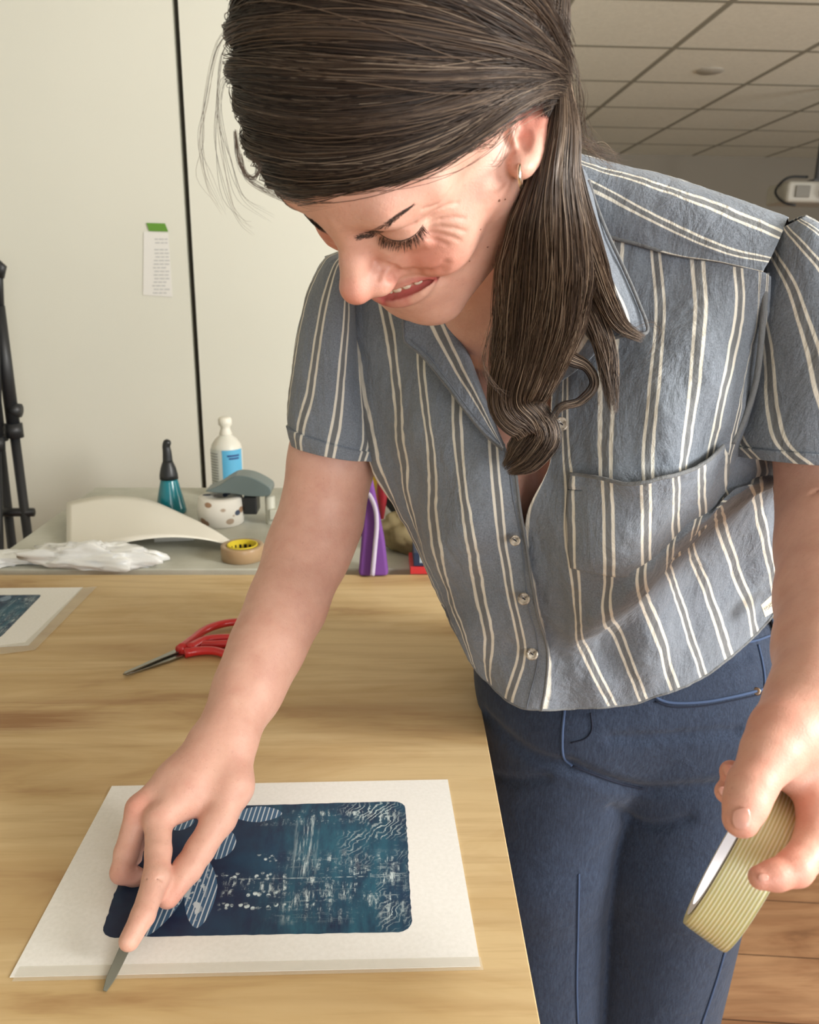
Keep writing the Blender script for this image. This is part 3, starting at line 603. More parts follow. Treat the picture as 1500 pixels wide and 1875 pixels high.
# white bottle with a blue label
b = G(419, 908); k = scl(419, 908); wb = empty('white_bottle', b, 'white plastic bottle with round cap and bright blue label', 'bottle')
m_bot = NT('milky plastic', col=hexc(214, 212, 200), rough=.4, sss=.1).m
MB().lathe(b, [(26 * k, 0), (28 * k, 3 * k), (28 * k, 84 * k), (26 * k, 96 * k), (19 * k, 106 * k), (12 * k, 112 * k), (10 * k, 114 * k)], 36).build('bottle_body', m_bot, wb)
MB().lathe(b + [0, 0, 112 * k], [(10 * k, 0), (11.5 * k, 3 * k), (8.5 * k, 12 * k), (8.5 * k, 16 * k), (12 * k, 20 * k), (12 * k, 30 * k), (9 * k, 33 * k)], 24).build('cap', simple('cap plastic', (226, 222, 208), .4), wb)
def wrap(a0, a1, z0, z1, R, n=16):
    t = np.radians(np.linspace(a0, a1, n)); return np.array([[b + [R * math.sin(x), -R * math.cos(x), z] for x in t] for z in (z0, z1)]).reshape(-1, 3), gridfaces(2, n)
v, f = wrap(-6, 78, 14 * k, 90 * k, 28.3 * k); lb = mesh('label', v, f, simple('blue label', (88, 168, 206), .5), wb)
v, f = wrap(-78, -10, 14 * k, 90 * k, 28.3 * k); mesh('back_label', v, f, simple('pale label', (206, 208, 200), .5), wb)
m_ink = simple('navy ink', (24, 60, 120), .5); mb = MB(); 
for a0, a1, z in ((12, 60, 78), (18, 58, 73), (24, 66, 44), (18, 62, 39), (22, 50, 34)):
    v, f = wrap(a0, a1, z * k, (z + 3.2) * k, 28.6 * k, 10); mb.add(v, f)
mb.build('label_print', m_ink, lb); mb = MB(); m_gink = simple('grey ink', (140, 142, 140), .6)
for z in range(22, 86, 5): v, f = wrap(-66, -22, z * k, (z + 1.8) * k, 28.6 * k, 10); mb.add(v, f)
mb.build('back_label_print', m_gink, wb)
# roll in patterned paper with black stuff on it
b = G(406, 957); k = scl(406, 957); s = NT('patterned wrap', rough=.6); uvp = s.n('ShaderNodeMapping', {0: s.n('ShaderNodeTexCoord').outputs['Object'], 'Scale': (1, 1, 1.4), 'Rotation': (.4, .3, .5)}).outputs[0]
vo = s.n('ShaderNodeTexVoronoi', {'Vector': uvp, 'Scale': 34}); ms = s.ramp(vo.outputs['Distance'], [(.28, (1, 1, 1)), (.33, (0, 0, 0))]); pc = s.ramp(s.n('ShaderNodeSeparateColor', {0: vo.outputs['Color']}).outputs[0], [(.3, hexc(150, 118, 92)), (.5, hexc(60, 70, 90)), (.8, hexc(170, 150, 130))], 'CONSTANT')
s.out(s.mix(ms, hexc(218, 214, 204), pc)); tag(MB().lathe(b, [(37 * k, 0), (40 * k, 2 * k), (42 * k, 24 * k), (40 * k, 48 * k), (37 * k, 51 * k), (14 * k, 51 * k), (14 * k, 20 * k)], 36).build('tape_roll', s.m), 'wide roll wrapped in cream paper patterned with brown and navy dashes', 'tape roll')
m_gp = NT('grey plastic', col=hexc(98, 112, 112), rough=.35).m; dsp = empty('tape_dispenser', G(450, 958), 'grey plastic dispenser resting on the patterned roll', 'dispenser')
c = G(404, 955) + np.array([0, 0, 53 * k]); th = np.linspace(0, 2 * np.pi, 26, endpoint=False)
out = np.array([(-20, 2), (4, 12), (22, 24), (40, 31), (66, 27), (90, 14), (97, 6), (93, -6), (60, -7), (30, -2), (4, -1)]) * k; out = spline(np.vstack([out, out[:1]]), 40)[:-1]
MB().slab([c + [x, -.03, z + .010] for x, z in out], (0, .06, 0)).build('shell', m_gp, dsp, smooth=False, bevel=.004)
MB().box(c + [.052, -.02, -.04], c + [.080, .03, -.002]).build('tape_core', m_blk, dsp, smooth=False, bevel=.003)
b2 = G(496, 958); MB().lathe(b2, [(8 * k, 0), (9 * k, 1 * k), (9 * k, 50 * k), (6 * k, 52 * k)]).build('post', simple('pale grey plastic', (190, 190, 176), .5), dsp)
MB().box((b2[0], b2[1] - .02, GZ + .012), (b2[0] + .09, b2[1] + .02, GZ + .034)).build('base', simple('pale grey plastic b', (190, 190, 176), .5), dsp, smooth=False, bevel=.003)
# flat book edge under them
c = G(455, 966); tag(MB().box((c[0] - .13, c[1] - .01, GZ), (c[0] + .16, c[1] + .16, GZ + .007)).build('thin_folder', simple('folder grey', (178, 176, 162), .6), smooth=False, bevel=.001), 'thin grey folder flat beneath the patterned roll', 'folder') if False else None
# tan tape roll with yellow core label
b = G(445, 1022); k = scl(445, 1022); tr_ = empty('packing_tape_roll', b, 'tan packing tape roll with yellow printed core at paper corner', 'tape roll')
MB().lathe(b, [(36 * k, 0), (39 * k, 1 * k), (39 * k, 24 * k), (38 * k, 26 * k), (28 * k, 26 * k), (27 * k, 2 * k), (36 * k, 0)], 40).build('tape_winding', NT('tan tape', col=hexc(168, 140, 106), rough=.3).m, tr_)
MB().lathe(b + [0, 0, 2 * k], [(27.4 * k, 0), (27.4 * k, 25.5 * k), (25 * k, 25.5 * k), (25 * k, 0)], 40).build('core', simple('yellow card', (206, 184, 40), .6), tr_)
mb = MB()
for a in range(20, 170, 22): x = math.radians(a); mb.box(b + [25.0 * k * math.cos(x) - 3 * k, 24.2 * k * math.sin(x) - .2 * k, 12 * k], b + [25.0 * k * math.cos(x) + 2 * k, 24.2 * k * math.sin(x) + .2 * k, 19 * k])
mb.build('core_print', m_blk, tr_, smooth=False)
# behind the arm: purple bag, yellow tube, black bag, tan cloth, boxes
m_pur = NT('purple felt', col=hexc(112, 62, 140), rough=.8).m
pb = empty('purple_bag', G(690, 1050), 'purple folded cloth with pale grey ribbon loop', 'bag')
pp = [P(656, 1056, 1.352), P(712, 1056, 1.352), P(704, 990, 1.372), P(692, 930, 1.39), P(682, 880, 1.405), P(676, 845, 1.415), P(662, 845, 1.415), P(666, 930, 1.39), P(661, 1000, 1.37)]
MB().slab(pp, (.0, .03, .0)).build('cloth', m_pur, pb, smooth=False, bevel=.006)
mb = MB(); mb.tube(resamp([P(664, 900, 1.392), P(676, 906, 1.389), P(687, 930, 1.382), P(690, 960, 1.374), P(687, 1000, 1.362), P(682, 1054, 1.345)], 24), .0042, 8); mb.build('ribbon', simple('lilac ribbon', (186, 176, 196), .6), pb)
gl = empty('glue_stick', P(690, 905, 1.78), 'upright yellow tube with orange tip behind the purple bag', 'tube')
mb = MB(); mb.tube([P(688, 812, 1.76), P(689, 850, 1.77), P(694, 905, 1.78)], [.018, .017, .0110], 18); mb.build('tube_body', simple('yellow plastic', (238, 194, 62), .4), gl)
mb = MB(); mb.tube([P(694, 904, 1.78), P(696, 923, 1.785)], [.0118, .009], 18); mb.build('tip', simple('orange plastic', (240, 120, 26), .4), gl)
mb = MB(); mb.tube([P(706, 838, 1.64), P(700, 900, 1.65), P(699, 950, 1.66)], [.013, .012, .005], 14); tag(mb.build('red_marker', simple('dark red plastic', (132, 20, 34), .4)), 'dark red marker standing beside the yellow tube', 'marker')
c = G(742, 955); crumple('black_bag', (c[0] + .006, c[1] + .045, GZ + .068), (.056, .040, .074), 11, .14, simple('black nylon', (22, 22, 25), .7), 'black bag slumped behind the purple cloth', 'bag')
c = G(750, 1030); crumple('khaki_cloth', (c[0] + .022, c[1] + .075, GZ + .030), (.072, .046, .044), 14, .2, simple('khaki canvas', (142, 128, 92), .85), 'khaki cloth bag lying in front of the black bag', 'bag')
c = G(774, 1048); tag(MB().box((c[0] - .022, c[1] - .01, GZ), (c[0] + .13, c[1] + .07, GZ + .013)).build('red_box', simple('red card', (204, 52, 58), .5), smooth=False, bevel=.001), 'red flat box under the navy box', 'box')
nb = MB().box((c[0] - .016, c[1] - .006, GZ + .0135), (c[0] + .12, c[1] + .06, GZ + .038)).build('navy_box', simple('navy card', (38, 54, 84), .5), smooth=False, bevel=.001); tag(nb, 'navy box with pale label on top of the red box', 'box')
MB().box((c[0] - .006, c[1] - .0068, GZ + .020), (c[0] + .05, c[1] - .0058, GZ + .034)).build('box_label', simple('pale blue paper', (176, 196, 212), .6), nb, smooth=False)
mb = MB(); mb.tube([G(645, 975, .006), G(664, 982, .006)], .005, 10); tag(mb.build('pen_cap', m_blk), 'small black cap lying on the grey table by the purple bag', 'cap')
# ---------------------------------------------------------------- note on the wall, tripod, projector
def Wp(px, py, d=.0): return ony(px, py, YW - d)
nt = empty('wall_note', Wp(290, 480), 'small printed white slip taped on the white wall', 'note')
MB().slab([Wp(263, 424, .002), Wp(308, 427, .002), Wp(316, 544, .002), Wp(262, 540, .002)], (0, .0008, 0)).build('paper_slip', simple('slip paper', (224, 222, 216), .8), nt, smooth=False)
MB().slab([Wp(268, 408, .0035), Wp(302, 409, .0035), Wp(308, 424, .0035), Wp(273, 423, .0035)], (0, .0008, 0)).build('green_tape', simple('green tape', (96, 146, 48), .6), nt, smooth=False)
mb = MB(); rg = np.random.default_rng(2)
for r in range(15):
    y_ = 437 + r * 6.6 + (6 if r > 1 else 0)
    if y_ > 536: break
    x0 = 282 - r * .3 + rg.uniform(0, 4)
    for w_ in range(3):
        x1 = x0 + rg.uniform(5, 10); mb.slab([Wp(x0, y_, .0026), Wp(x1, y_, .0026), Wp(x1, y_ + 2.2, .0026), Wp(x0, y_ + 2.2, .0026)], (0, .0004, 0)); x0 = x1 + 1.5
mb.build('slip_print', simple('faded ink', (186, 186, 184), .8), nt, smooth=False)
Yt = 1.95; tp = empty('tripod', (ony(10, 900, Yt)[0], Yt, 0), 'black folded tripod standing against the wall at left', 'tripod')
def Tp(px, py, dy=0): return ony(px, py, Yt + dy)
def floorpt(px, Y=Yt):
    p_ = ony(px, 1000, Y); return np.array([p_[0], Y, 0.0])
m_tri = simple('tripod black', (30, 31, 33), .45)
for (a, b_, dy) in (((-4, 560), (52, 990), 0), ((-30, 560), (22, 1000), .03), ((-14, 600), (-2, 1000), -.03)):
    p0 = Tp(*a, dy); p1 = Tp(*b_, dy); pe = p0 + (p1 - p0) * (p0[2] / (p0[2] - p1[2])); mb = MB(); pm = p0 + (p1 - p0) * .48
    mb.tube([p0, pm], .0155, 14); mb.tube([pm, p0 + (p1 - p0) * .54], .021, 14); mb.tube([p0 + (p1 - p0) * .54, pe], .0115, 14); mb.build('leg', m_tri, tp)
mb = MB(); mb.tube([Tp(-30, 480), Tp(-6, 500), Tp(-4, 560)], .014, 14); mb.tube([Tp(-12, 478), Tp(3, 490), Tp(-2, 506)], .012, 12); mb.build('head', m_tri, tp)
mb = MB(); mb.tube([Tp(-20, 938), Tp(62, 938)], .011, 12); mb.build('spreader', m_tri, tp)
mb = MB(); mb.tube([Tp(18, 750), Tp(38, 752)], .017, 12); mb.build('clamp', m_tri, tp)
# projector under the ceiling at the right
Yp = 4.6; c = ony(1478, 355, Yp); pj = empty('projector', c, 'white ceiling projector with dark lens, cut by the right edge', 'projector')
m_pj = simple('projector white', (176, 174, 164), .5); MB().box(c + [-.16, -.10, -.055], c + [.20, .16, .055]).build('housing', m_pj, pj, smooth=False, bevel=.02)
MB().lathe(c + [.06, -.13, 0], [(.045, 0), (.045, .04)], 24, (0, 1, 0)).build('lens', simple('lens black', (20, 20, 24), .2), pj)
MB().box(c + [-.12, -.112, -.03], c + [-.04, -.098, .03]).build('vent', simple('vent grey', (120, 118, 110), .6), pj, smooth=False, bevel=.004)
MB().box(c + [.02, -.02, .055], c + [.10, .06, .075]).lathe(c + [.06, .02, .07], [(.02, 0), (.02, CEIL - c[2] - .07)], 16).build('mount', m_leg, pj, smooth=False)
mb = MB(); mb.tube(resamp([c + [.0, .02, .09], c + [-.12, 0, .08], c + [-.19, -.02, .01], c + [-.16, -.06, -.05], c + [-.10, -.09, -.07]], 20), .007, 8); mb.build('cable', m_blk, pj)
# green chalkboard low behind her on the right
gy = 5.5; gp = [ony(a, b, gy) for a, b in ((1405, 925), (1520, 925), (1520, 850), (1405, 850))]
tag(MB().box((gp[0][0] - .5, gy, .2), (gp[1][0] + .5, gy + .5, gp[2][2])).build('green_cabinet', simple('dark green paint', (26, 60, 44), .6), smooth=False, bevel=.01), 'dark green cabinet far behind her left arm', 'cabinet')
# ---------------------------------------------------------------- the person
pe = empty('person', c2w(V(1130, 1250, .95)) * np.array([1, 1, 0]), 'woman in blue striped shirt and jeans leaning over the plywood table', 'person')
def torso_sdf(p):
    d = neck_sdf(p)
    d = smin(d, cap(p, EP(1000, 800, .84), EP(1140, 1180, .945), .105, .110), .05)
    d = smin(d, cap(p, EP(880, 640, .84), EP(690, 640, .865), .05, .034), .04)
    return smin(d, cap(p, EP(1150, 520, .760), EP(1400, 560, .700), .050, .040), .04)
def head_only(p): return smin(face_sdf(v2h(p)), ear_sdf(p), .004)
def body1(p): return smin(head_only(p), torso_sdf(p), .018)
parts = [nets(body1, (-.17, -.42, .38), (.20, .03, .82), .0013 if not globals().get('QUICK') else .0019),
         nets(lambda p: body1(p) + .003, (-.24, -.30, .56), (.44, .32, 1.10), .0045),
         nets(rarm_sdf, (-.30, -.28, .56), (-.02, .38, .92), .0016), nets(larm_sdf, (.14, -.26, .38), (.42, .26, .74), .0016)]
bv = np.concatenate([a for a, b in parts]); off = np.cumsum([0] + [len(a) for a, b in parts]); bf = np.concatenate([b + o for (a, b), o in zip(parts, off)])
body = mesh('body', c2w(bv), bf, MAT_SKIN, pe)
# natural skin colours: flush, lips, moles; mouth opening also darkened inside
def near(pts, r0, r1, src=None):
    d = np.min([np.linalg.norm(bv - np.array(p_), axis=1) for p_ in pts], axis=0); return np.clip((r1 - d) / (r1 - r0), 0, 1)
hq = (bv - HTR) @ HR; hm = np.abs(hq[:, 0]); HQ = np.stack([hm, hq[:, 1], hq[:, 2]], 1)
def hnear(c, r0, r1): d = np.linalg.norm(HQ - np.array(c), axis=1); return np.clip((r1 - d) / (r1 - r0), 0, 1)
red = .75 * hnear((.042, .078, -.014), .004, .028) + .55 * hnear((0, .120, -.018), .006, .022) + .4 * hnear((.02, .1, -.02), .002, .014) + .2 * hnear((.03, .092, .028), .002, .016)
ear_c = V(985, 215, .495); red += .6 * near([ear_c], .018, .036)
red += .45 * near([V(255, 1478, .66), V(226, 1595, .65), V(238, 1720, .592), V(310, 1642, .618), V(285, 1605, .62)], .004, .018)
red += .5 * near([V(1378, 1440, .43), V(1357, 1500, .42), V(1440, 1598, .41), V(1400, 1606, .41), V(1340, 1414, .47), V(1331, 1450, .47), V(1480, 1500, .44), V(1450, 1530, .455)], .004, .020) + .3 * near([V(1430, 1350, .45), V(1480, 1400, .46)], .01, .04)
def chd(q, pts):
    d = np.full(len(q), 9.0)
    for a, b in zip(pts[:-1], pts[1:]):
        a = np.array(a); b = np.array(b); ba = b - a; t = np.clip((q - a) @ ba / (ba @ ba), 0, 1); d = np.minimum(d, np.linalg.norm(q - a - t[:, None] * ba, axis=1))
    return d
fm = (hq[:, 1] > .05) & (hq[:, 2] < 0) & (hq[:, 2] > -.09); lip = np.zeros(len(bv)); dark = np.zeros(len(bv))
lip[fm] = np.clip((.0012 - np.minimum(chd(HQ[fm], _up) - .0030, chd(HQ[fm], _lo) - .0064 * np.interp(HQ[fm, 0], [0, .02, .036], [1, .9, .35]))) / .0014, 0, 1)
dark[fm] = .8 * np.clip((.0045 - chd(HQ[fm], _mo)) / .0015, 0, 1) * (HQ[fm, 1] < np.interp(HQ[fm, 0], [0, .02, .035], [.0935, .0885, .080]))
mole = np.zeros(len(bv)); m_mole = simple('mole brown', (128, 84, 64), .6)
for (a, b), r in zip([(925, 365), (914, 367), (893, 452), (880, 420), (860, 478)], (.0006, .0009, .0007, .0005, .0005)):
    p_ = c2w(march(head_only, a, b)[0]); w_ = CO - p_; w_ /= np.linalg.norm(w_); MB().lathe(p_ - w_ * .0003, [(r, 0), (r, .0004), (r * .6, .0007)], 12, axis=tuple(w_)).build('mole', m_mole, pe)
ca = body.data.color_attributes.new('tint', 'FLOAT_COLOR', 'POINT'); ca.data.foreach_set('color', np.stack([np.clip(red, 0, 1), lip, np.maximum(mole, dark * .9), np.ones(len(bv))], 1).ravel())
# teeth
m_tooth = NT('teeth', col=hexc(238, 228, 206), rough=.25, sss=.1).m; mb = MB()
arc = spline([(-.030, .0815, -.0372), (-.020, .0890, -.0384), (-.010, .0938, -.0408), (0, .0955, -.0430), (.010, .0938, -.0408), (.020, .0890, -.0384), (.030, .0815, -.0372)], 25)
ss = [.0, .125, .25, .37, .49, .62, .74, .86, .98]
for i in range(8):
    c_ = arc[int(round((.07 + i * .123) * 24))]; t_ = arc[min(24, int(round((.07 + i * .123) * 24)) + 1)] - arc[max(0, int(round((.07 + i * .123) * 24)) - 1)]; t_ /= np.linalg.norm(t_); n_ = np.array([t_[1], -t_[0], 0]) * -1
    if n_[1] < 0: n_ = -n_
    c_ = c_ - n_ * .0006
    th = np.linspace(0, 2 * np.pi, 12, endpoint=False); w_, h_ = (.0041, .0056) if 2 <= i <= 5 else (.0036, .0046)
    rings = []
    for q_, dd in ((1.0, -.0030), (1.0, 0), (.86, .0014), (.45, .0020)):
        cx = np.sign(np.cos(th)) * np.abs(np.cos(th)) ** .6 * w_ * q_; cz = np.sign(np.sin(th)) * np.abs(np.sin(th)) ** .6 * h_ * q_
        rings.append(c_ + cx[:, None] * t_ + cz[:, None] * np.array([0, 0, 1]) + dd * n_)
    vv = np.concatenate(rings); fs = [(r * 12 + j, r * 12 + (j + 1) % 12, (r + 1) * 12 + (j + 1) % 12, (r + 1) * 12 + j) for r in range(3) for j in range(12)] + [tuple(36 + j for j in range(12))]
    mb.add(c2w(h2v(vv)), fs)
mb.build('teeth', m_tooth, pe)
# ---- hair strands ------------------------------------------------------
def strands(name, paths, rad, parent, shade, mat=MAT_HAIR, taper=True):
    """paths (N,K,3) in view axes -> one mesh of fine three-sided tubes"""
    W_ = c2w(paths); N_, K_ = W_.shape[:2]; t = np.gradient(W_, axis=1); t /= np.linalg.norm(t, axis=2, keepdims=True) + 1e-12
    a = np.cross(t, np.array([.3, -.5, .81])); a /= np.linalg.norm(a, axis=2, keepdims=True) + 1e-12; b = np.cross(t, a)
    r = np.broadcast_to(np.asarray(rad, float).reshape(-1, 1), (N_, K_)).copy()
    if taper: r *= np.interp(np.linspace(0, 1, K_), [0, .06, .7, 1], [.5, 1, 1, .25])
    ang = np.array([0, 2.0944, 4.18879]); V_ = W_[:, :, None] + r[:, :, None, None] * (np.cos(ang)[None, None, :, None] * a[:, :, None] + np.sin(ang)[None, None, :, None] * b[:, :, None])
    i, k, j = np.meshgrid(np.arange(N_), np.arange(K_ - 1), np.arange(3), indexing='ij'); base = (i * K_ + k) * 3
    f = np.stack([base + j, base + (j + 1) % 3, base + 3 + (j + 1) % 3, base + 3 + j], -1).reshape(-1, 4)
    u = np.repeat(np.broadcast_to(np.asarray(shade, float).reshape(-1, 1), (N_, K_)).reshape(-1), 3)
    return mesh(name, V_.reshape(-1, 3), f, mat, parent, uv=np.stack([u, u * 0], 1))
rg = np.random.default_rng(11)
HC, HRAD = (.0085, -.016, .046), (.1005, .114, .102)
def shell(p): return ell(v2h(p), HC, HRAD)
# dark under-cap that closes the gaps between strands; cut away over the face
def bpath(pts): return spline(np.array(pts, float), 24)
B = [bpath(x) for x in (
    [(446, 318), (478, 342), (530, 357), (600, 356), (680, 341), (760, 315), (830, 281), (890, 240), (950, 196), (1000, 172), (1034, 172)],
    [(430, 262), (470, 285), (540, 300), (620, 300), (700, 288), (780, 264), (850, 234), (910, 203), (960, 176), (1005, 162), (1036, 168)],
    [(424, 190), (470, 205), (540, 218), (620, 220), (700, 214), (780, 202), (850, 186), (910, 168), (965, 156), (1010, 152), (1038, 164)],
    [(420, 110), (465, 108), (530, 112), (610, 116), (700, 118), (780, 122), (850, 124), (910, 126), (970, 130), (1015, 140), (1040, 160)],
    [(424, 30), (470, 10), (540, 0), (620, 0), (700, 10), (780, 26), (850, 44), (920, 66), (980, 94), (1022, 125), (1043, 158)],
    [(450, -60), (500, -100), (580, -120), (660, -120), (740, -100), (820, -72), (890, -36), (955, 10), (1005, 60), (1034, 110), (1046, 156)],
    [(560, -190), (620, -220), (700, -230), (780, -215), (850, -185), (915, -140), (970, -84), (1010, -22), (1036, 45), (1048, 105), (1050, 155)])]
B = np.stack(B)
_b0 = (march(lambda p: ell(v2h(p), HC, HRAD), B[0][:, 0], B[0][:, 1], .3, .5) - HTR) @ HR; _ok = np.abs(ell(_b0.astype(np.float32), HC, HRAD)) < .003; _b0 = _b0[_ok]; _o2 = np.argsort(_b0[:, 1]); _hy = np.r_[-.12, -.06, _b0[_o2, 1]]; _hz = np.r_[-.05, -.03, _b0[_o2, 2] + .004 - .009 * (_b0[_o2, 1] > .05)]
def hair_cap(q3):
    q = v2h(q3); d = ell(q, HC, (HRAD[0] - .004, HRAD[1] - .004, HRAD[2] - .004))
    return smax(d, (np.interp(q[:, 1], _hy, _hz).astype(np.float32) - q[:, 2]) * .8, .006)
                                      # (7,24,2)
def fam(s):                                           # s in 0..6
    return np.stack([spline(B[:, k], s) for k in range(24)], 1)
NS = 9500 if not globals().get('QUICK') else 3500
s_ = np.sort(rg.random(NS) ** 1.0 * 6); clump = vnoise(np.stack([s_ * 3.5, s_ * 0, s_ * 0], 1), 1.0, 2)
px = fam(s_)                                          # (N,24,2)
tt = np.linspace(0, 1, 24)
px[..., 1] += (np.array([vnoise(np.stack([s_ * 9, np.full(NS, t * 3.1), s_ * 0], 1), 1.0, 5) for t in tt]).T) * 7 * np.clip(tt * 3, 0, 1)[None] + rg.normal(size=(NS, 1)) * 2.5
px[..., 0] += rg.normal(size=(NS, 1)) * 4
stray = rg.random(NS) < .15; px[..., 1] += stray[:, None] * (np.sin(tt[None] * rg.uniform(2, 7, (NS, 1)) + rg.uniform(0, 6, (NS, 1))) * rg.normal(size=(NS, 1)) * 13)
Z = march(shell, px[..., 0].ravel(), px[..., 1].ravel(), .3, .50, .8).reshape(NS, 24, 3)
lay = rg.uniform(-.0045, .0005, NS) + .0022 * np.sin(s_ * 7.3) ; lay[stray] += .0015
_hit = np.abs(shell(Z.reshape(-1, 3).astype(np.float32)).reshape(NS, 24)) < .003
first = np.argmax(_hit, 1); first = np.where(_hit.any(1), first, 12); last = 23 - np.argmax(_hit[:, ::-1], 1); _n = np.arange(NS); L = (Z - HTR) @ HR; PRE = 5
L = np.concatenate([np.zeros((NS, PRE, 3)), L], 1); first += PRE; last += PRE; er = np.array(HRAD); ec_ = np.array(HC)
for k in range(23 + PRE, -1, -1):          # carry each strand on round the head behind what the lens sees
    nxt = L[:, min(k + 1, 23 + PRE)]; n2 = L[:, min(k + 2, 23 + PRE)]; d_ = nxt - n2; d_ /= np.linalg.norm(d_, axis=1)[:, None] + 1e-9; q_ = nxt + d_ * .0075; u_ = (q_ - ec_) / er; q_ = ec_ + u_ / np.linalg.norm(u_, axis=1)[:, None] * er
    L[:, k] = np.where((k < first)[:, None], q_, L[:, k])
for k in range(1, 24 + PRE): L[:, k] = np.where((k > last)[:, None], L[:, k - 1] + (L[:, k - 1] - L[:, max(k - 2, 0)]) * .5, L[:, k])
Z = h2v(L); tt = np.linspace(0, 1, 24 + PRE)
cen = h2v(np.array(HC)); nrm = Z - cen; nrm /= np.linalg.norm(nrm, axis=2, keepdims=True)
lift = lay[:, None] + .0012 * np.sin(tt[None] * 9 + s_[:, None] * 5)
hp = Z + nrm * lift[..., None]
t0 = rg.uniform(0, .25, NS) * (rg.random(NS) < .5)    # some strands begin later
hair = empty('hair_root_unused', (0, 0, 0)) if False else None
sh = np.clip(.45 + .22 * rg.normal(size=NS) + .12 * np.sin(s_ * 11), 0, .9); sh[rg.random(NS) < .06] = .97
hcap_v, hcap_f = nets(hair_cap, (-.18, -.42, .36), (.20, -.06, .70), .0025)
sel_uv = np.full((len(hcap_v), 2), .12)
hair = mesh('hair', c2w(hcap_v), hcap_f, MAT_HAIR, pe, uv=sel_uv)
strands('swept_hair', hp, np.where(sh > .9, .00017, rg.uniform(.00016, .00034, NS)), hair, sh)
# far side and back of the head
NB = 2500; a0 = rg.uniform(-.2, 1.25, NB); el = rg.uniform(-.5, 1.35, NB); rows = []
for k in range(16):
    t = k / 15; az = 2.3 + a0 * .2 + t * 2.1; e_ = 1.15 - el * .75 - t * (.35 + el * .35)
    rows.append(np.stack([np.cos(az - 1.3) * np.cos(e_) * HRAD[0], np.sin(az - 1.3) * np.cos(e_) * -HRAD[1] * 1, np.sin(e_) * HRAD[2]], 1))
q = np.stack(rows, 1); q[..., 1] = -np.abs(q[..., 1]); q = q * (1 + rg.uniform(-.04, .01, (NB, 1, 1))) + np.array(HC)
strands('back_hair', h2v(q), rg.uniform(.0002, .0004, NB), hair, np.clip(.4 + .2 * rg.normal(size=NB), 0, .9))
# ponytail over the shoulder
def ptail(name, cx, wid, dep, N_, seed, wav=.35, K_=44, r0=.00016, r1=.00034, core=True, curl=0.0, end=(.82, 1.0)):
    g = np.random.default_rng(seed); C = spline(np.array(cx, float), K_); Wd = np.interp(np.linspace(0, 1, K_), np.linspace(0, 1, len(wid)), wid); Dp = np.interp(np.linspace(0, 1, K_), np.linspace(0, 1, len(dep)), dep)
    th = g.uniform(0, 2 * np.pi, N_); rr = np.sqrt(g.uniform(.25, 1, N_)); a = rr * np.cos(th); b = rr * np.sin(th); t = np.linspace(0, 1, K_)
    ncl = 26; cl = g.integers(0, ncl, N_); ph = g.uniform(0, 6.28, ncl)[cl] + g.normal(size=N_) * .35; fq = g.uniform(5, 11, ncl)[cl]; am = g.uniform(.08, .34, ncl)[cl] + np.abs(g.normal(size=N_)) * .04
    A = a[:, None] + (am[:, None] * np.sin(t[None] * fq[:, None] + ph[:, None]) * t[None] * wav / .35) + g.normal(size=(N_, 1)) * .03
    # gather into locks towards the tip
    la = g.uniform(-.85, .85, 9); pick = np.argmin(np.abs(a[:, None] - la[None]), 1); A = A * (1 - .45 * t[None] ** 2) + .45 * t[None] ** 2 * la[pick][:, None]
    Bd = b[:, None] + .12 * np.cos(t[None] * fq[:, None] * .8 + ph[:, None]) * t[None]
    tan = np.gradient(C[:, :2], axis=0); tan /= np.linalg.norm(tan, axis=1)[:, None] + 1e-9; nx = np.stack([-tan[:, 1], tan[:, 0]], 1); nx *= np.sign(nx[:, :1].mean())
    X = C[None, :, 0] + A * Wd[None] * np.abs(nx[None, :, 0]); Y = C[None, :, 1] + A * Wd[None] * nx[None, :, 1] * np.sign(nx[None, :, 0]); Zz = C[None, :, 2] - Bd * Dp[None]
    pts = V(X, Y, Zz); e = g.uniform(end[0], end[1], N_); ti = np.clip(t[None] * e[:, None], 0, 1) * (K_ - 1); i0 = np.clip(ti.astype(int), 0, K_ - 2); fr = (ti - i0)[..., None]; n_ = np.arange(N_)[:, None]
    pts = pts[n_, i0] * (1 - fr) + pts[n_, i0 + 1] * fr
    s2 = np.clip(.57 + .2 * g.normal(size=N_) + .1 * np.sin(pick * 2.1), 0, .9); s2[g.random(N_) < .08] = .98
    o = strands(name, pts, np.where(s2 > .9, .00016, g.uniform(r0, r1, N_)), hair, s2)
    return o
qf = .4 if globals().get('QUICK') else 1
tail = ptail('ponytail', [(1030, 150, .500), (1028, 230, .497), (1016, 320, .500), (1008, 410, .515), (1000, 500, .540), (985, 590, .568), (962, 680, .595), (948, 740, .612)], [16, 34, 46, 70, 84, 82, 64, 46], [.010, .017, .022, .026, .028, .026, .022, .016], int(5200 * qf), 3, end=(.85, 1.0))
ptail('hair_lock', [(1000, 560, .560), (960, 680, .588), (945, 740, .606), (975, 775, .615), (985, 800, .622), (955, 838, .630), (925, 862, .636)], [60, 60, 50, 40, 42, 36, 14], [.016, .016, .014, .012, .012, .010, .005], int(1700 * qf), 5, wav=.3)
ptail('hair_lock', [(1046, 300, .500), (1066, 400, .518), (1090, 480, .540), (1112, 550, .565), (1140, 598, .582), (1180, 622, .592)], [18, 24, 22, 18, 14, 8], [.010, .012, .010, .008, .006, .004], int(420 * qf), 6, wav=.6)
ptail('hair_lock', [(1040, 480, .545), (1080, 560, .572), (1110, 640, .590), (1118, 700, .598), (1122, 760, .602)], [30, 24, 20, 16, 8], [.008, .008, .006, .005, .003], int(260 * qf), 8, wav=.7)
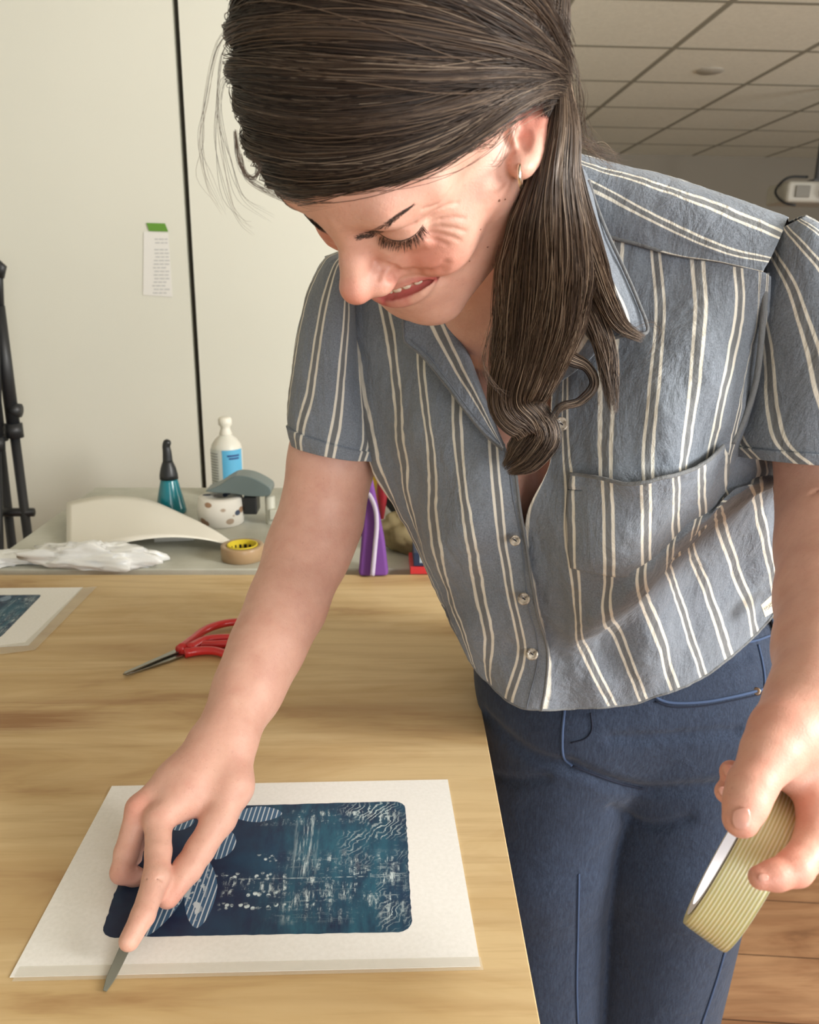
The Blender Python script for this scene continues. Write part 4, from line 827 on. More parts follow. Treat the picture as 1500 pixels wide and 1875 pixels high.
ptail('hair_lock', [(1000, 600, .575), (1035, 650, .590), (1075, 672, .600), (1088, 705, .604), (1062, 735, .606), (1028, 745, .605), (1010, 770, .607)], [22, 16, 10, 8, 8, 8, 8], [.006] * 7, int(120 * qf), 9, wav=.5)
# dark inner bodies so nothing shows through
cc = spline([(1030, 160, .512), (1026, 240, .512), (1014, 330, .516), (1006, 420, .532), (998, 500, .556), (982, 590, .582), (962, 680, .606), (955, 740, .622)], 30); ww = np.interp(np.linspace(0, 1, 30), np.linspace(0, 1, 8), [12, 26, 34, 50, 58, 54, 38, 18]); th = np.linspace(0, 2 * np.pi, 24, endpoint=False)
cv = np.concatenate([V(c_[0] + w_ * np.cos(th), c_[1] + 0 * th, c_[2] + .014 * np.sin(th) * min(1, w_ / 50)) for c_, w_ in zip(cc, ww)]); mesh('inner_hair', c2w(cv), gridfaces(30, 24, True), MAT_HAIR, hair, uv=np.full((len(cv), 2), .18))
# loose wisps
wis = []
def wisp(pts, n, jit, zj=.01):
    for _ in range(n):
        p_ = np.array(pts, float); p_[:, :2] += rg.normal(size=(1, 2)) * jit * .5 + rg.normal(size=(len(p_), 2)) * jit * np.linspace(.1, 1, len(p_))[:, None]; p_[:, 2] += rg.normal() * zj
        c_ = spline(p_, 26); wis.append(V(c_[:, 0], c_[:, 1], c_[:, 2]))
wisp([(440, 40, .44), (400, 80, .44), (380, 180, .445), (366, 260, .45), (372, 330, .455), (400, 380, .46)], 7, 9)
wisp([(430, 60, .44), (405, 100, .44), (398, 180, .445), (398, 260, .45), (415, 350, .455), (440, 400, .46), (460, 420, .46)], 5, 7)
wisp([(425, 130, .44), (408, 150, .44), (400, 210, .445), (420, 300, .45), (450, 360, .455), (500, 390, .46)], 5, 9)
wisp([(430, 240, .445), (436, 290, .447), (450, 320, .45), (468, 325, .452), (472, 300, .45), (455, 290, .45)], 26, 4)
wisp([(440, 280, .445), (450, 320, .447), (475, 340, .45), (520, 362, .452), (560, 372, .455), (600, 372, .456)], 16, 5)
wisp([(1000, 30, .45), (1035, 80, .46), (1050, 120, .47), (1058, 170, .48), (1066, 240, .50), (1075, 300, .52)], 26, 8)
wisp([(1040, 170, .49), (1060, 220, .50), (1085, 270, .51), (1110, 290, .52), (1140, 300, .53)], 26, 11)
wisp([(1040, 250, .50), (1075, 262, .51), (1110, 278, .52), (1140, 292, .53)], 26, 10)
wisp([(935, 215, .462), (905, 262, .462), (885, 268, .462), (862, 262, .462)], 10, 6, .002)
wisp([(945, 225, .465), (930, 270, .464), (915, 300, .464), (900, 305, .464)], 8, 6, .002)
wisp([(1030, 150, .47), (1000, 165, .468), (960, 190, .466), (930, 215, .464)], 30, 6, .002)
wisp([(920, 440, .545), (915, 480, .548), (935, 520, .55), (925, 560, .555)], 22, 9)
wisp([(1150, 600, .59), (1190, 590, .595), (1205, 605, .595), (1195, 640, .597), (1170, 680, .6)], 6, 7)
wisp([(900, 600, .56), (885, 660, .575), (900, 700, .585), (930, 730, .595)], 20, 7)
wis = np.array(wis); _lh = strands('loose_hair', wis, np.full(len(wis), .00011), hair, np.clip(rg.normal(size=len(wis)) * .2 + .55, 0, .95))
_lh['kind'] = 'stuff'
# brows and lashes
def hairs(name, roots, tips, parent, r=.00016, lift=.0012, n=7, shade=.02):
    pa = []
    for a, b in zip(roots, tips):
        m_ = (a + b) / 2; t = np.linspace(0, 1, n)[:, None]; pa.append((1 - t) ** 2 * a + 2 * t * (1 - t) * (m_ + lift * (m_ - h2v(np.array((0, .03, .01)))) / .08) + t * t * b)
    return strands(name, np.array(pa), np.full(len(pa), r), parent, np.full(len(pa), shade))
def surf(px_, py_): return march(head_only, px_, py_)
brow = spline([(648, 437), (668, 432), (690, 424), (712, 409), (733, 393), (756, 377)], 60); bw = np.interp(np.linspace(0, 1, 60), [0, .2, .5, .8, 1], [5, 8, 7, 4, 1.5]); rt, tp2 = [], []
for _ in range(300):
    i = rg.integers(0, 57); o = rg.uniform(-1, 1) * bw[i]; t_ = brow[min(59, i + 3)] - brow[i]; t_ /= np.linalg.norm(t_); n_ = np.array([-t_[1], t_[0]]); a = brow[i] + n_ * o; b = a + t_ * rg.uniform(7, 14) - n_ * (o * .6 + rg.uniform(-1, 3)); rt.append(a); tp2.append(b)
rt = np.array(rt); tp2 = np.array(tp2); a = surf(rt[:, 0], rt[:, 1]); b = surf(tp2[:, 0], tp2[:, 1]); hairs('eyebrow', a, b, pe, .00010, .0008, shade=.3)
mir = lambda v_: h2v(((v_ - HTR) @ HR) * np.array([-1, 1, 1])); hairs('eyebrow', mir(a), mir(b), pe, .00012, .0008, shade=.22)
lr = spline([(697, 431), (713, 439), (732, 441), (750, 436), (764, 426), (773, 413)], 50); lt = spline([(700, 446), (712, 452), (730, 456), (750, 452), (770, 442), (782, 428)], 50)
a = surf(lr[:, 0], lr[:, 1]); b = surf(lt[:, 0], lt[:, 1]); nb_ = (b - h2v(np.array((-.031, .072, .016)))); nb_ /= np.linalg.norm(nb_, axis=1)[:, None]; b = b + nb_ * .0030 + rg.normal(size=b.shape) * .0007
a2 = np.concatenate([a, a]) + rg.normal(size=(100, 3)) * .0003; b2_ = np.concatenate([a * .1 + b * .9, a * .35 + b * .65]) + rg.normal(size=(100, 3)) * .0008; hairs('eyelashes', a2, b2_, pe, .00015, .0018); hairs('eyelashes', mir(a2), mir(b2_), pe, .00015, .0018); _lt = resamp(np.array([(695, 428), (713, 438), (732, 441), (750, 436), (764, 426), (775, 411)]), 30); _lv = surf(_lt[:, 0], _lt[:, 1]); strands('lash_line', _lv[None], np.full(1, .0006), pe, np.full(1, .05)); strands('lash_line', mir(_lv)[None], np.full(1, .0006), pe, np.full(1, .05))
# earring
ec = V(953, 322, .476); m_sil = NT('silver', col=hexc(226, 218, 200), rough=.18, metal=1.0).m; th = np.linspace(0, 2 * np.pi, 40); rgp = ec + .0062 * np.stack([.25 * np.cos(th), np.sin(th), .97 * np.cos(th)], 1)
mb = MB(); mb.tube(c2w(rgp), .0011, 10, cap=False); mb.build('earring', m_sil, pe)
# ---- nails
def patch(fn, quad, nu, nv, offs, bow=0, z0=.3):
    A, B_, C_, D = [np.array(q, float) for q in quad]; u, v = np.meshgrid(np.linspace(0, 1, nu), np.linspace(0, 1, nv), indexing='ij'); u = u[..., None]; v = v[..., None]
    pxy = (1 - u) * (1 - v) * A + u * (1 - v) * B_ + u * v * C_ + (1 - u) * v * D
    if bow:   # rounded ends
        cx = (A + B_ + C_ + D) / 4; rr = np.maximum(np.abs(u * 2 - 1), np.abs(v * 2 - 1)); l = np.sqrt((u * 2 - 1) ** 2 + (v * 2 - 1) ** 2) + 1e-9; k = (1 - bow) + bow * rr / l; pxy = cx + (pxy - cx) * k
    w = march(fn, pxy[..., 0].ravel(), pxy[..., 1].ravel(), z0); g = np.stack([fn((w + np.eye(3)[k] * .0008).astype(np.float32)) - fn((w - np.eye(3)[k] * .0008).astype(np.float32)) for k in range(3)], 1); g /= np.linalg.norm(g, axis=1)[:, None] + 1e-9
    return w + g * offs, pxy.reshape(-1, 2)
m_nail = NT('nail', col=hexc(216, 160, 144), rough=.3, coat=.3).m
def nail(fn, quad, parent=pe, bow=.75):
    w, _ = patch(fn, quad, 12, 12, .0004, bow); o = mesh('fingernail', c2w(w), gridfaces(12, 12), m_nail, parent); s = o.modifiers.new('s', 'SOLIDIFY'); s.thickness = .0007; s.offset = 0
nail(larm_sdf, [(1340, 1482), (1374, 1476), (1374, 1518), (1342, 1520)]); nail(larm_sdf, [(1388, 1601), (1406, 1600), (1408, 1612), (1389, 1613)])
def plate(a, b, ax, w_, parent=pe):     # small nail tip standing off a finger end
    a = V(*a); b = V(*b); ax = np.array(ax, float); ax /= np.linalg.norm(ax); t = np.linspace(0, 1, 8)[:, None]; s = np.linspace(-1, 1, 9); d = b - a; side = np.cross(d / np.linalg.norm(d), ax)
    pts = np.array([a + d * t_ + side * s_ * w_ * math.sqrt(max(0, 1 - (t_ * .96) ** 3)) + ax * (1 - s_ * s_) * .0012 for t_ in t[:, 0] for s_ in s]); o = mesh('fingernail', c2w(pts), gridfaces(8, 9), m_nail, parent); m_ = o.modifiers.new('s', 'SOLIDIFY'); m_.thickness = .0006
plate((1341, 1420, .463), (1330, 1398, .461), (-.5, 0, -.8), .0045); plate((1332, 1455, .461), (1320, 1440, .459), (-.5, 0, -.8), .0045)

# ---------------------------------------------------------------- jeans
jv, jf = nets(jeans_sdf, (-.12, -.02, .55), (.60, 1.55, 1.55), .004)
jeans = mesh('jeans', c2w(jv), jf, MAT_DENIM, pe)
m_dark = simple('dark stitch', (20, 28, 48), .9); m_lite = simple('faded seam', (62, 80, 112), .9); m_metal = NT('copper', col=hexc(150, 130, 112), rough=.35, metal=1.0).m
def on(fn, pts, offs=.001, n=30, z0=.5):
    q = resamp(pts, n); w = march(fn, q[:, 0], q[:, 1], z0); e = .001; g = np.stack([fn((w + np.eye(3)[k] * e).astype(np.float32)) - fn((w - np.eye(3)[k] * e).astype(np.float32)) for k in range(3)], 1); g /= np.linalg.norm(g, axis=1)[:, None]; return c2w(w + g * offs)
def seam(name, pts, r, mat, fn=jeans_sdf, offs=.0006, flat=1, parent=None): mb = MB(); mb.tube(on(fn, pts, offs), r, 8); return mb.build(name, mat, parent or jeans)
seam('pocket_edge', [(1196, 1268), (1206, 1280), (1235, 1287), (1290, 1285), (1350, 1274), (1398, 1262)], .0016, m_lite)
seam('pocket_stitch', [(1200, 1284), (1235, 1294), (1290, 1292), (1350, 1281), (1398, 1270)], .0008, m_dark)
seam('side_seam', [(1388, 1180), (1396, 1215), (1400, 1250), (1396, 1300)], .0013, m_lite); seam('leg_seam', [(1330, 1730), (1316, 1780), (1300, 1830), (1285, 1874)], .0014, m_lite)
seam('fly_edge', [(1034, 1300), (1030, 1345), (1032, 1385), (1048, 1402)], .0015, m_lite); seam('fly_stitch', [(1082, 1305), (1084, 1335), (1072, 1352), (1046, 1360)], .0008, m_dark)
seam('crotch_seam', [(1048, 1402), (1085, 1416), (1130, 1432), (1180, 1444)], .0013, m_dark); seam('inner_seam', [(1060, 1600), (1058, 1700), (1056, 1800), (1058, 1874)], .0013, m_lite)
seam('waist_seam', [(1340, 1180), (1380, 1174), (1410, 1164)], .0014, m_lite)
w = on(jeans_sdf, [(1385, 1266), (1387, 1266)], .0005, 2)[0]; mb = MB(); mb.lathe(w, [(.0042, 0), (.0045, .0008), (.0034, .0016), (.0012, .0012)], 20, axis=tuple(CO - w)); mb.build('rivet', m_metal, jeans)
lp = on(jeans_sdf, [(1404, 1120), (1414, 1150), (1420, 1172)], .003, 12); mb = MB(); mb.tube(lp, .0055, 8, flat=.35, up=(0, -1, .2)); mb.build('belt_loop', MAT_DENIM, jeans)
bt = V(1000, 1900, 1.0); 
for a in (_a1, _a2):
    f0 = c2w(a); mb = MB(); n = 14; pts = [f0 + np.array([.01, .07, -.04]), f0 + np.array([0, .03, -.045]), f0 + np.array([-.02, -.06, -.06]), f0 + np.array([-.03, -.15, -.072]), f0 + np.array([-.03, -.18, -.075])]; mb.tube(spline(pts, n), np.interp(np.linspace(0, 1, n), [0, .2, .6, .9, 1], [.03, .042, .038, .026, .008]), 16); o = mb.build('shoe', simple('shoe leather', (60, 52, 46), .6), pe)
# ---------------------------------------------------------------- shirt
def tps(anchors):
    A = np.array(anchors, float); P_ = A[:, :2] / 500.; n = len(A)
    U = lambda r2: np.where(r2 > 1e-12, r2 * np.log(r2 + 1e-12), 0) * .5
    Kk = U(((P_[:, None] - P_[None]) ** 2).sum(-1)) + np.eye(n) * 2e-3; Q = np.c_[np.ones(n), P_]; L_ = np.block([[Kk, Q], [Q.T, np.zeros((3, 3))]]); w = np.linalg.solve(L_, np.r_[A[:, 2], 0, 0, 0])
    def f(x, y): p = np.stack([x, y], -1) / 500.; return U(((p[..., None, :] - P_) ** 2).sum(-1)) @ w[:n] + w[n] + p @ w[n + 1:]
    return f
ZF = tps([(600, 490, .775), (640, 700, .805), (690, 860, .810), (760, 990, .815), (825, 1110, .825), (870, 1210, .83), (960, 1298, .80), (720, 480, .745), (740, 600, .725), (760, 800, .715), (800, 1000, .735), (860, 1150, .775),
    (850, 640, .70), (870, 850, .675), (900, 1000, .70), (950, 1150, .745), (940, 870, .675), (960, 1000, .70), (1000, 1190, .765), (1010, 800, .665), (1030, 1000, .675), (1030, 1150, .735), (1040, 1295, .805),
    (1100, 600, .645), (1080, 880, .640), (1085, 1030, .655), (1090, 1180, .735), (1165, 445, .628), (1160, 700, .615), (1150, 880, .618), (1150, 1030, .65), (1160, 1140, .715), (1210, 1270, .80),
    (1240, 470, .618), (1240, 700, .605), (1225, 880, .615), (1210, 1040, .675), (1210, 1100, .715), (1264, 1250, .80), (1320, 478, .608), (1310, 700, .60), (1270, 880, .63), (1255, 1050, .72), (1312, 1225, .81),
    (1392, 498, .60), (1350, 800, .635), (1345, 930, .69), (1392, 1150, .83), (1405, 640, .63), (1415, 850, .70), (1430, 1000, .77), (1432, 1085, .83)])
def panel(cols, us, nr, nc, zoff=None, fold=None):
    C = np.stack([spline(np.array(c, float), nr) if len(c) == len(cols[0]) else resamp(c, nr) for c in cols])      # (cols, nr, 2)
    t = np.linspace(0, len(cols) - 1, nc); G_ = spline(C, t); U_ = np.interp(t, np.arange(len(cols)), us); Gx, Gy = G_[..., 0].T, G_[..., 1].T      # (nr,nc)
    Zz = ZF(Gx, Gy)
    if zoff is not None: Zz = Zz + zoff(np.linspace(0, 1, nr)[:, None], U_[None], Gx, Gy)
    return V(Gx, Gy, Zz), np.broadcast_to(U_[None], Gx.shape), Gx, Gy
def wrinkle(v, amp=.0022):
    q = v @ np.array([[.95, -.3, 0], [.3, .42, 0], [0, 0, 1]]); return amp * (2.3 * vnoise(q, .055, 4) + vnoise(q, .030, 1) + .5 * vnoise(q, .013, 2) + .25 * vnoise(v, .006, 3))
def push(v, h):      # move along the grid normal, towards the viewer
    du = np.gradient(v, axis=1); dv = np.gradient(v, axis=0); n = np.cross(du, dv); n /= np.linalg.norm(n, axis=-1, keepdims=True) + 1e-12; n *= np.where(n[..., 2:] > 0, -1, 1); return v + n * h[..., None]
nr = 200
left_cols = [[(600, 486), (618, 560), (636, 650), (655, 740), (690, 862), (735, 950), (775, 1020), (800, 1070), (815, 1105)],
    [(650, 470), (672, 545), (686, 620), (698, 700), (706, 800), (730, 905), (765, 985), (803, 1060), (838, 1150)],
    [(720, 480), (736, 580), (745, 660), (755, 750), (762, 840), (772, 930), (790, 1010), (824, 1100), (862, 1198)],
    [(790, 560), (802, 660), (806, 740), (812, 810), (824, 886), (832, 970), (844, 1055), (864, 1140), (886, 1238)],
    [(858, 660), (868, 730), (871, 790), (875, 850), (880, 917), (892, 990), (906, 1080), (926, 1180), (913, 1268)],
    [(918, 800), (928, 850), (932, 885), (938, 930), (946, 990), (952, 1050), (960, 1110), (980, 1195), (958, 1297)],
    [(941, 850), (946, 880), (951, 920), (957, 965), (963, 1010), (972, 1070), (984, 1130), (1003, 1200), (992, 1302)]]
def zl(v, u, x, y): e = np.clip((u - 4.12) / .15, 0, 1) ; return -.0035 * np.clip((u - 4.0) / .3, 0, 1) - .002 * np.sin(x * .045 + y * .006)
LV, LU, _, _ = panel(left_cols, [-.62, 0, 1, 2, 3, 4, 4.36], nr, 150, zl); LV = push(LV, wrinkle(LV))
right_cols = [[(1012, 690), (1010, 760), (1008, 850), (966, 935), (960, 1010), (972, 1080), (990, 1150), (1003, 1215), (988, 1303)],
    [(1040, 620), (1025, 720), (1022, 830), (1016, 915), (1012, 990), (1026, 1070), (1036, 1160), (1050, 1215), (1092, 1301)],
    [(1100, 428), (1068, 600), (1070, 760), (1080, 880), (1081, 980), (1084, 1070), (1084, 1152), (1104, 1185), (1152, 1292)],
    [(1168, 446), (1172, 580), (1160, 730), (1151, 860), (1150, 960), (1145, 1040), (1144, 1108), (1160, 1142), (1208, 1274)],
    [(1234, 464), (1243, 560), (1236, 680), (1226, 800), (1220, 900), (1209, 980), (1203, 1050), (1212, 1090), (1264, 1252)],
    [(1320, 478), (1320, 562), (1311, 660), (1297, 763), (1275, 860), (1260, 940), (1250, 1000), (1253, 1048), (1312, 1226)],
    [(1376, 492), (1376, 580), (1360, 690), (1338, 780), (1322, 860), (1308, 915), (1294, 960), (1296, 1004), (1360, 1186)],
    [(1392, 497), (1385, 600), (1370, 710), (1358, 800), (1350, 850), (1342, 885), (1335, 920), (1342, 965), (1395, 1150)],
    [(1399, 500), (1396, 620), (1388, 730), (1388, 820), (1388, 855), (1382, 875), (1378, 893), (1384, 930), (1418, 1116)],
    [(1406, 505), (1404, 640), (1404, 740), (1412, 830), (1414, 860), (1414, 872), (1415, 885), (1420, 930), (1432, 1085)]]
def zr(v, u, x, y):
    vi = v * 8; bump = -.020 * np.exp(-((vi - 5.85) / .50) ** 2) + .034 * np.exp(-((vi - 7.0) / .62) ** 2); k = np.clip((u - 4.6) / 1.4, 0, 1)
    return bump * k + .002 * np.clip((5.2 - u) / .3, 0, 1) - .0025 * np.sin(x * .05 - y * .012) * np.clip(v * 2, 0, 1)
RV, RU, RX, RY = panel(right_cols, [4.6, 5, 6, 7, 8, 9, 10, 10.8, 11.4, 12.0], nr, 220, zr); RV = push(RV, wrinkle(RV))
# back: closes from the right contour round behind her to the left contour
nb = 90; t = np.linspace(0, 1, nb); Rb = RV[:, -1]; Lb = LV[:, 0]; vv = np.linspace(0, 1, nr)[:, None, None]
dep = .20 * np.sin(np.pi * t[None, :, None]) ** .6 * np.array([.05, -.25, .97]); BV = Rb[:, None] * (1 - t[None, :, None]) + Lb[:, None] * t[None, :, None] + dep; BV = push(BV, -wrinkle(BV, .0015)); BV[:, 0] = Rb; BV[:, -1] = Lb
def cloth(name, v, u, parent, thick=.0009, mat=None):
    nr_, nc_ = v.shape[:2]; d = np.linalg.norm(np.diff(v, axis=0), axis=2); s = np.r_[np.zeros((1, nc_)), np.cumsum(d, 0)]
    o = mesh(name, c2w(v).reshape(-1, 3), gridfaces(nr_, nc_), mat or MAT_SHIRT, parent, uv=np.stack([np.broadcast_to(u, v.shape[:2]).ravel() + .5, s.ravel() * 14], 1)); m = o.modifiers.new('thickness', 'SOLIDIFY'); m.thickness = thick; m.offset = 0; return o
shirt = cloth('shirt', LV, LU, pe)
cloth('front_panel', RV, RU, shirt); cloth('back_panel', BV, np.broadcast_to(12.0 + t[None] * 9, BV.shape[:2]), shirt)
def zs(pts): return np.array([(a, b, ZF(np.array(a, float), np.array(b, float)) + c) for a, b, c in pts])
def sheet(name, rows, us, nr_, nc_, wr=.0012, parent=None, solid=.0009, along=True):
    """rows: control rows (px,py,Z) of equal length; u follows the row index"""
    R_ = np.array(rows, float); g = spline(R_, nr_); g = np.stack([spline(g[i], nc_) for i in range(nr_)]); v = V(g[..., 0], g[..., 1], g[..., 2]); v = push(v, wrinkle(v, wr)); u = np.interp(np.linspace(0, len(rows) - 1, nr_), np.arange(len(rows)), us)
    o = mesh(name, c2w(v).reshape(-1, 3), gridfaces(nr_, nc_), MAT_SHIRT, parent or shirt, uv=np.stack([np.repeat(u, nc_) + .5, np.tile(np.linspace(0, 5, nc_), nr_)], 1)); m = o.modifiers.new('thickness', 'SOLIDIFY'); m.thickness = solid; m.offset = 0; return v
# shoulder yoke on her left, wrapping over to the back
YV = sheet('yoke', [[(1050, 415, .650), (1096, 430, .640), (1168, 449, .624), (1234, 467, .614), (1320, 481, .604), (1396, 500, .597)],
    [(1045, 375, .640), (1098, 395, .634), (1165, 415, .622), (1240, 445, .612), (1325, 472, .603), (1400, 492, .597)],
    [(1040, 312, .640), (1094, 340, .634), (1180, 386, .619), (1245, 420, .610), (1330, 458, .602), (1408, 478, .598)],
    [(1036, 285, .648), (1090, 308, .640), (1180, 333, .625), (1265, 366, .614), (1345, 402, .607), (1425, 440, .602)],
    [(1032, 272, .665), (1080, 288, .655), (1180, 313, .645), (1265, 335, .640), (1350, 366, .630), (1440, 404, .622)],
    [(1020, 275, .700), (1076, 290, .690), (1180, 318, .690), (1270, 345, .685), (1355, 380, .670), (1440, 420, .655)],
    [(1000, 310, .745), (1060, 330, .740), (1180, 370, .745), (1275, 400, .740), (1350, 440, .725), (1420, 480, .695)],
    [(960, 400, .790), (1040, 420, .790), (1180, 450, .800), (1280, 480, .790), (1340, 500, .760), (1406, 508, .700)]], [-.38, -.05, .55, 1.45, 2.2, 2.8, 3.6, 4.4], 90, 110)
sheet('yoke', [[(640, 560, .775), (700, 520, .760), (770, 500, .740), (840, 500, .720)], [(600, 480, .785), (660, 458, .765), (740, 440, .74), (830, 430, .715)], [(600, 475, .830), (680, 450, .82), (760, 430, .80), (860, 410, .78)], [(650, 520, .870), (700, 490, .88), (780, 460, .88), (900, 440, .86)]], [0, .9, 2, 3], 40, 50)
# upper back between the yokes
sheet('upper_back', [[(720, 440, .800), (860, 400, .770), (980, 350, .735), (1080, 300, .700)], [(700, 470, .900), (860, 440, .880), (1000, 400, .850), (1120, 360, .790)], [(690, 540, .935), (840, 540, .96), (1050, 540, .93), (1260, 520, .86)]], [0, 2, 4], 30, 60)
seamp = resamp([(1100, 432), (1168, 448), (1234, 466), (1320, 480), (1396, 500)], 40); m_th = simple('grey thread', (104, 112, 124), .9)
def onshirt(pts, off, n=40): q = resamp(pts, n); return c2w(V(q[:, 0], q[:, 1], ZF(q[:, 0], q[:, 1]) + off))
mb = MB(); mb.tube(onshirt([(1100, 430), (1168, 447), (1234, 465), (1320, 479), (1396, 499)], -.003), .0016, 8); mb.build('yoke_seam', MAT_SHIRT, shirt)
# sleeves
def sleeve(name, rings, us, n=96, m=110, drop=(0, .22, -1), wr=.0022, hem=None, skew=0):
    """rings: left point, right point (px,py,Z), half depth"""
    A = spline(np.array([r[0] for r in rings], float), m); B_ = spline(np.array([r[1] for r in rings], float), m); D = spline(np.array([[r[2]] for r in rings], float), m)[:, 0]; th = np.linspace(0, 2 * np.pi, n, endpoint=False)
    a = V(A[:, 0], A[:, 1], A[:, 2]); b = V(B_[:, 0], B_[:, 1], B_[:, 2]); c = (a + b) / 2; h = (b - a) / 2; dr = np.array(drop, float); dr /= np.linalg.norm(dr)
    v = c[:, None] - h[:, None] * np.cos(th)[None, :, None] + dr * (D[:, None] * np.sin(th)[None])[..., None]
    w = wrinkle(v, wr); out = v - c[:, None]; out /= np.linalg.norm(out, axis=-1, keepdims=True); v = v + out * w[..., None]
    if hem: k0 = int(m * hem); v[k0:] += out[k0:] * .0022; v[k0 - 1] -= out[k0 - 1] * .001
    u = us[0] + (us[1] - us[0]) * th / (2 * np.pi); vv_ = np.concatenate([v, v[:, :1]], 1); uu = np.concatenate([np.broadcast_to(u, (m, n)), np.full((m, 1), us[1])], 1)
    o = mesh(name, c2w(vv_).reshape(-1, 3), gridfaces(m, n + 1), MAT_SHIRT, shirt, uv=np.stack([uu.ravel() + .5 - skew * np.repeat(np.linspace(0, 1, m), n + 1), np.repeat(np.linspace(0, 4, m), n + 1)], 1)); s = o.modifiers.new('t', 'SOLIDIFY'); s.thickness = .0011; s.offset = 0; return v
sleeve('sleeve', [((618, 466, .80), (650, 474, .76), .030), ((596, 478, .80), (646, 520, .765), .050), ((566, 530, .805), (655, 600, .785), .056), ((545, 615, .812), (662, 690, .80), .055), ((533, 690, .822), (672, 762, .812), .053), ((528, 742, .83), (680, 800, .82), .052), ((533, 778, .835), (684, 822, .826), .052), ((545, 812, .84), (686, 838, .83), .050)], (.25, 8.25), hem=.86, skew=-1.3)
sleeve('sleeve', [((1404, 430, .632), (1450, 404, .635), .034), ((1396, 478, .630), (1500, 436, .635), .050), ((1392, 540, .632), (1570, 520, .648), .064), ((1378, 640, .640), (1635, 640, .662), .074), ((1356, 740, .655), (1675, 750, .678), .077), ((1338, 800, .662), (1685, 810, .685), .077), ((1345, 835, .666), (1680, 845, .688), .074)], (.1, 11.1), drop=(0, .16, -1), hem=.90, skew=2.2)
# folds pulled in at the left armpit of the big sleeve
# pocket
pk = [[(1046, 868), (1100, 874), (1150, 884), (1200, 880), (1250, 868), (1292, 850), (1330, 818)], [(1042, 920), (1098, 922), (1150, 930), (1204, 926), (1258, 912), (1302, 888), (1340, 850)], [(1040, 980), (1098, 985), (1150, 992), (1206, 984), (1258, 964), (1296, 940), (1330, 905)], [(1046, 1040), (1098, 1048), (1150, 1053), (1200, 1044), (1240, 1020), (1272, 990), (1296, 960)]]
g = spline(np.array(pk, float), 50); g = np.stack([spline(g[i], 80) for i in range(50)]); xx = np.linspace(0, 1, 80)[None]; yy = np.linspace(0, 1, 50)[:, None]
off = -.0045 - .012 * np.clip(1 - yy * 2.2, 0, 1) ** 2 * np.sin(np.pi * xx) ** 1.0; ed = np.minimum(np.minimum(xx, 1 - xx) * 9, (1 - yy) * 9); off = off * np.clip(ed, .35, 1); off = np.where(yy < .15, np.minimum(off, -.006 * np.ones_like(off)), off)
pv = V(g[..., 0], g[..., 1], ZF(g[..., 0], g[..., 1]) + off - .003); pv = push(pv, wrinkle(pv, .0016))
ku = np.interp(g[..., 0].ravel(), [1012, 1081, 1150, 1214, 1262, 1310, 1345], [5, 6, 7, 8, 9, 10, 10.6])
o = mesh('pocket', c2w(pv).reshape(-1, 3), gridfaces(50, 80), MAT_SHIRT, shirt, uv=np.stack([ku + .5, g[..., 1].ravel() * .01], 1)); s = o.modifiers.new('t', 'SOLIDIFY'); s.thickness = .0012
mb = MB(); mb.tube(c2w(pv[0] + np.array([0, 0, -.0004])), .0016, 8); mb.build('pocket_hem', MAT_SHIRT, o); mb = MB(); mb.tube(c2w(pv[3:, 0]), .0010, 6); mb.build('pocket_seam', m_dark, o)
mb = MB(); mb.tube(c2w(pv[9] + np.array([0, 0, -.0003])), .0006, 6); mb.build('pocket_stitch', m_th, o)
# collar and lapels
sheet('collar', [[(738, 560, .686), (737, 600, .686), (742, 626, .686), (772, 650, .680), (814, 700, .668), (856, 756, .658), (890, 796, .654), (920, 824, .652)],
    [(775, 552, .682), (778, 585, .680), (790, 612, .680), (806, 640, .674), (836, 690, .666), (868, 740, .660), (896, 785, .657), (920, 822, .656)],
    [(812, 545, .676), (816, 575, .674), (828, 605, .673), (840, 635, .670), (860, 680, .664), (882, 730, .660), (902, 778, .658), (921, 820, .657)],
    [(822, 545, .690), (828, 575, .686), (840, 605, .684), (852, 635, .680), (870, 680, .674), (890, 730, .668), (906, 778, .664), (922, 820, .662)]], [-.15, .30, .80, .95], 40, 90, .0008)
sheet('collar', [[(1046, 278, .600), (1076, 330, .600), (1092, 380, .602), (1112, 430, .606), (1140, 490, .605), (1166, 550, .602), (1184, 606, .602)],
    [(1030, 300, .592), (1050, 350, .590), (1068, 400, .590), (1090, 460, .592), (1116, 520, .592), (1140, 570, .594), (1150, 612, .598)],
    [(1000, 330, .596), (1010, 380, .596), (1030, 430, .596), (1050, 490, .598), (1070, 540, .600), (1094, 590, .602), (1108, 622, .606)],
    [(985, 360, .615), (990, 400, .618), (1005, 450, .618), (1020, 510, .618), (1036, 560, .620), (1060, 600, .622), (1086, 628, .624)]], [-.18, .5, 1.12, 1.6], 40, 80, .0010)
sheet('collar', [[(1060, 285, .640), (1000, 300, .660), (900, 330, .700), (800, 420, .740)], [(1050, 278, .620), (990, 290, .65), (890, 320, .69), (790, 430, .72)], [(1030, 300, .63), (980, 312, .655), (890, 345, .685), (800, 450, .71)]], [0, .6, 1.2], 16, 40, .0006)
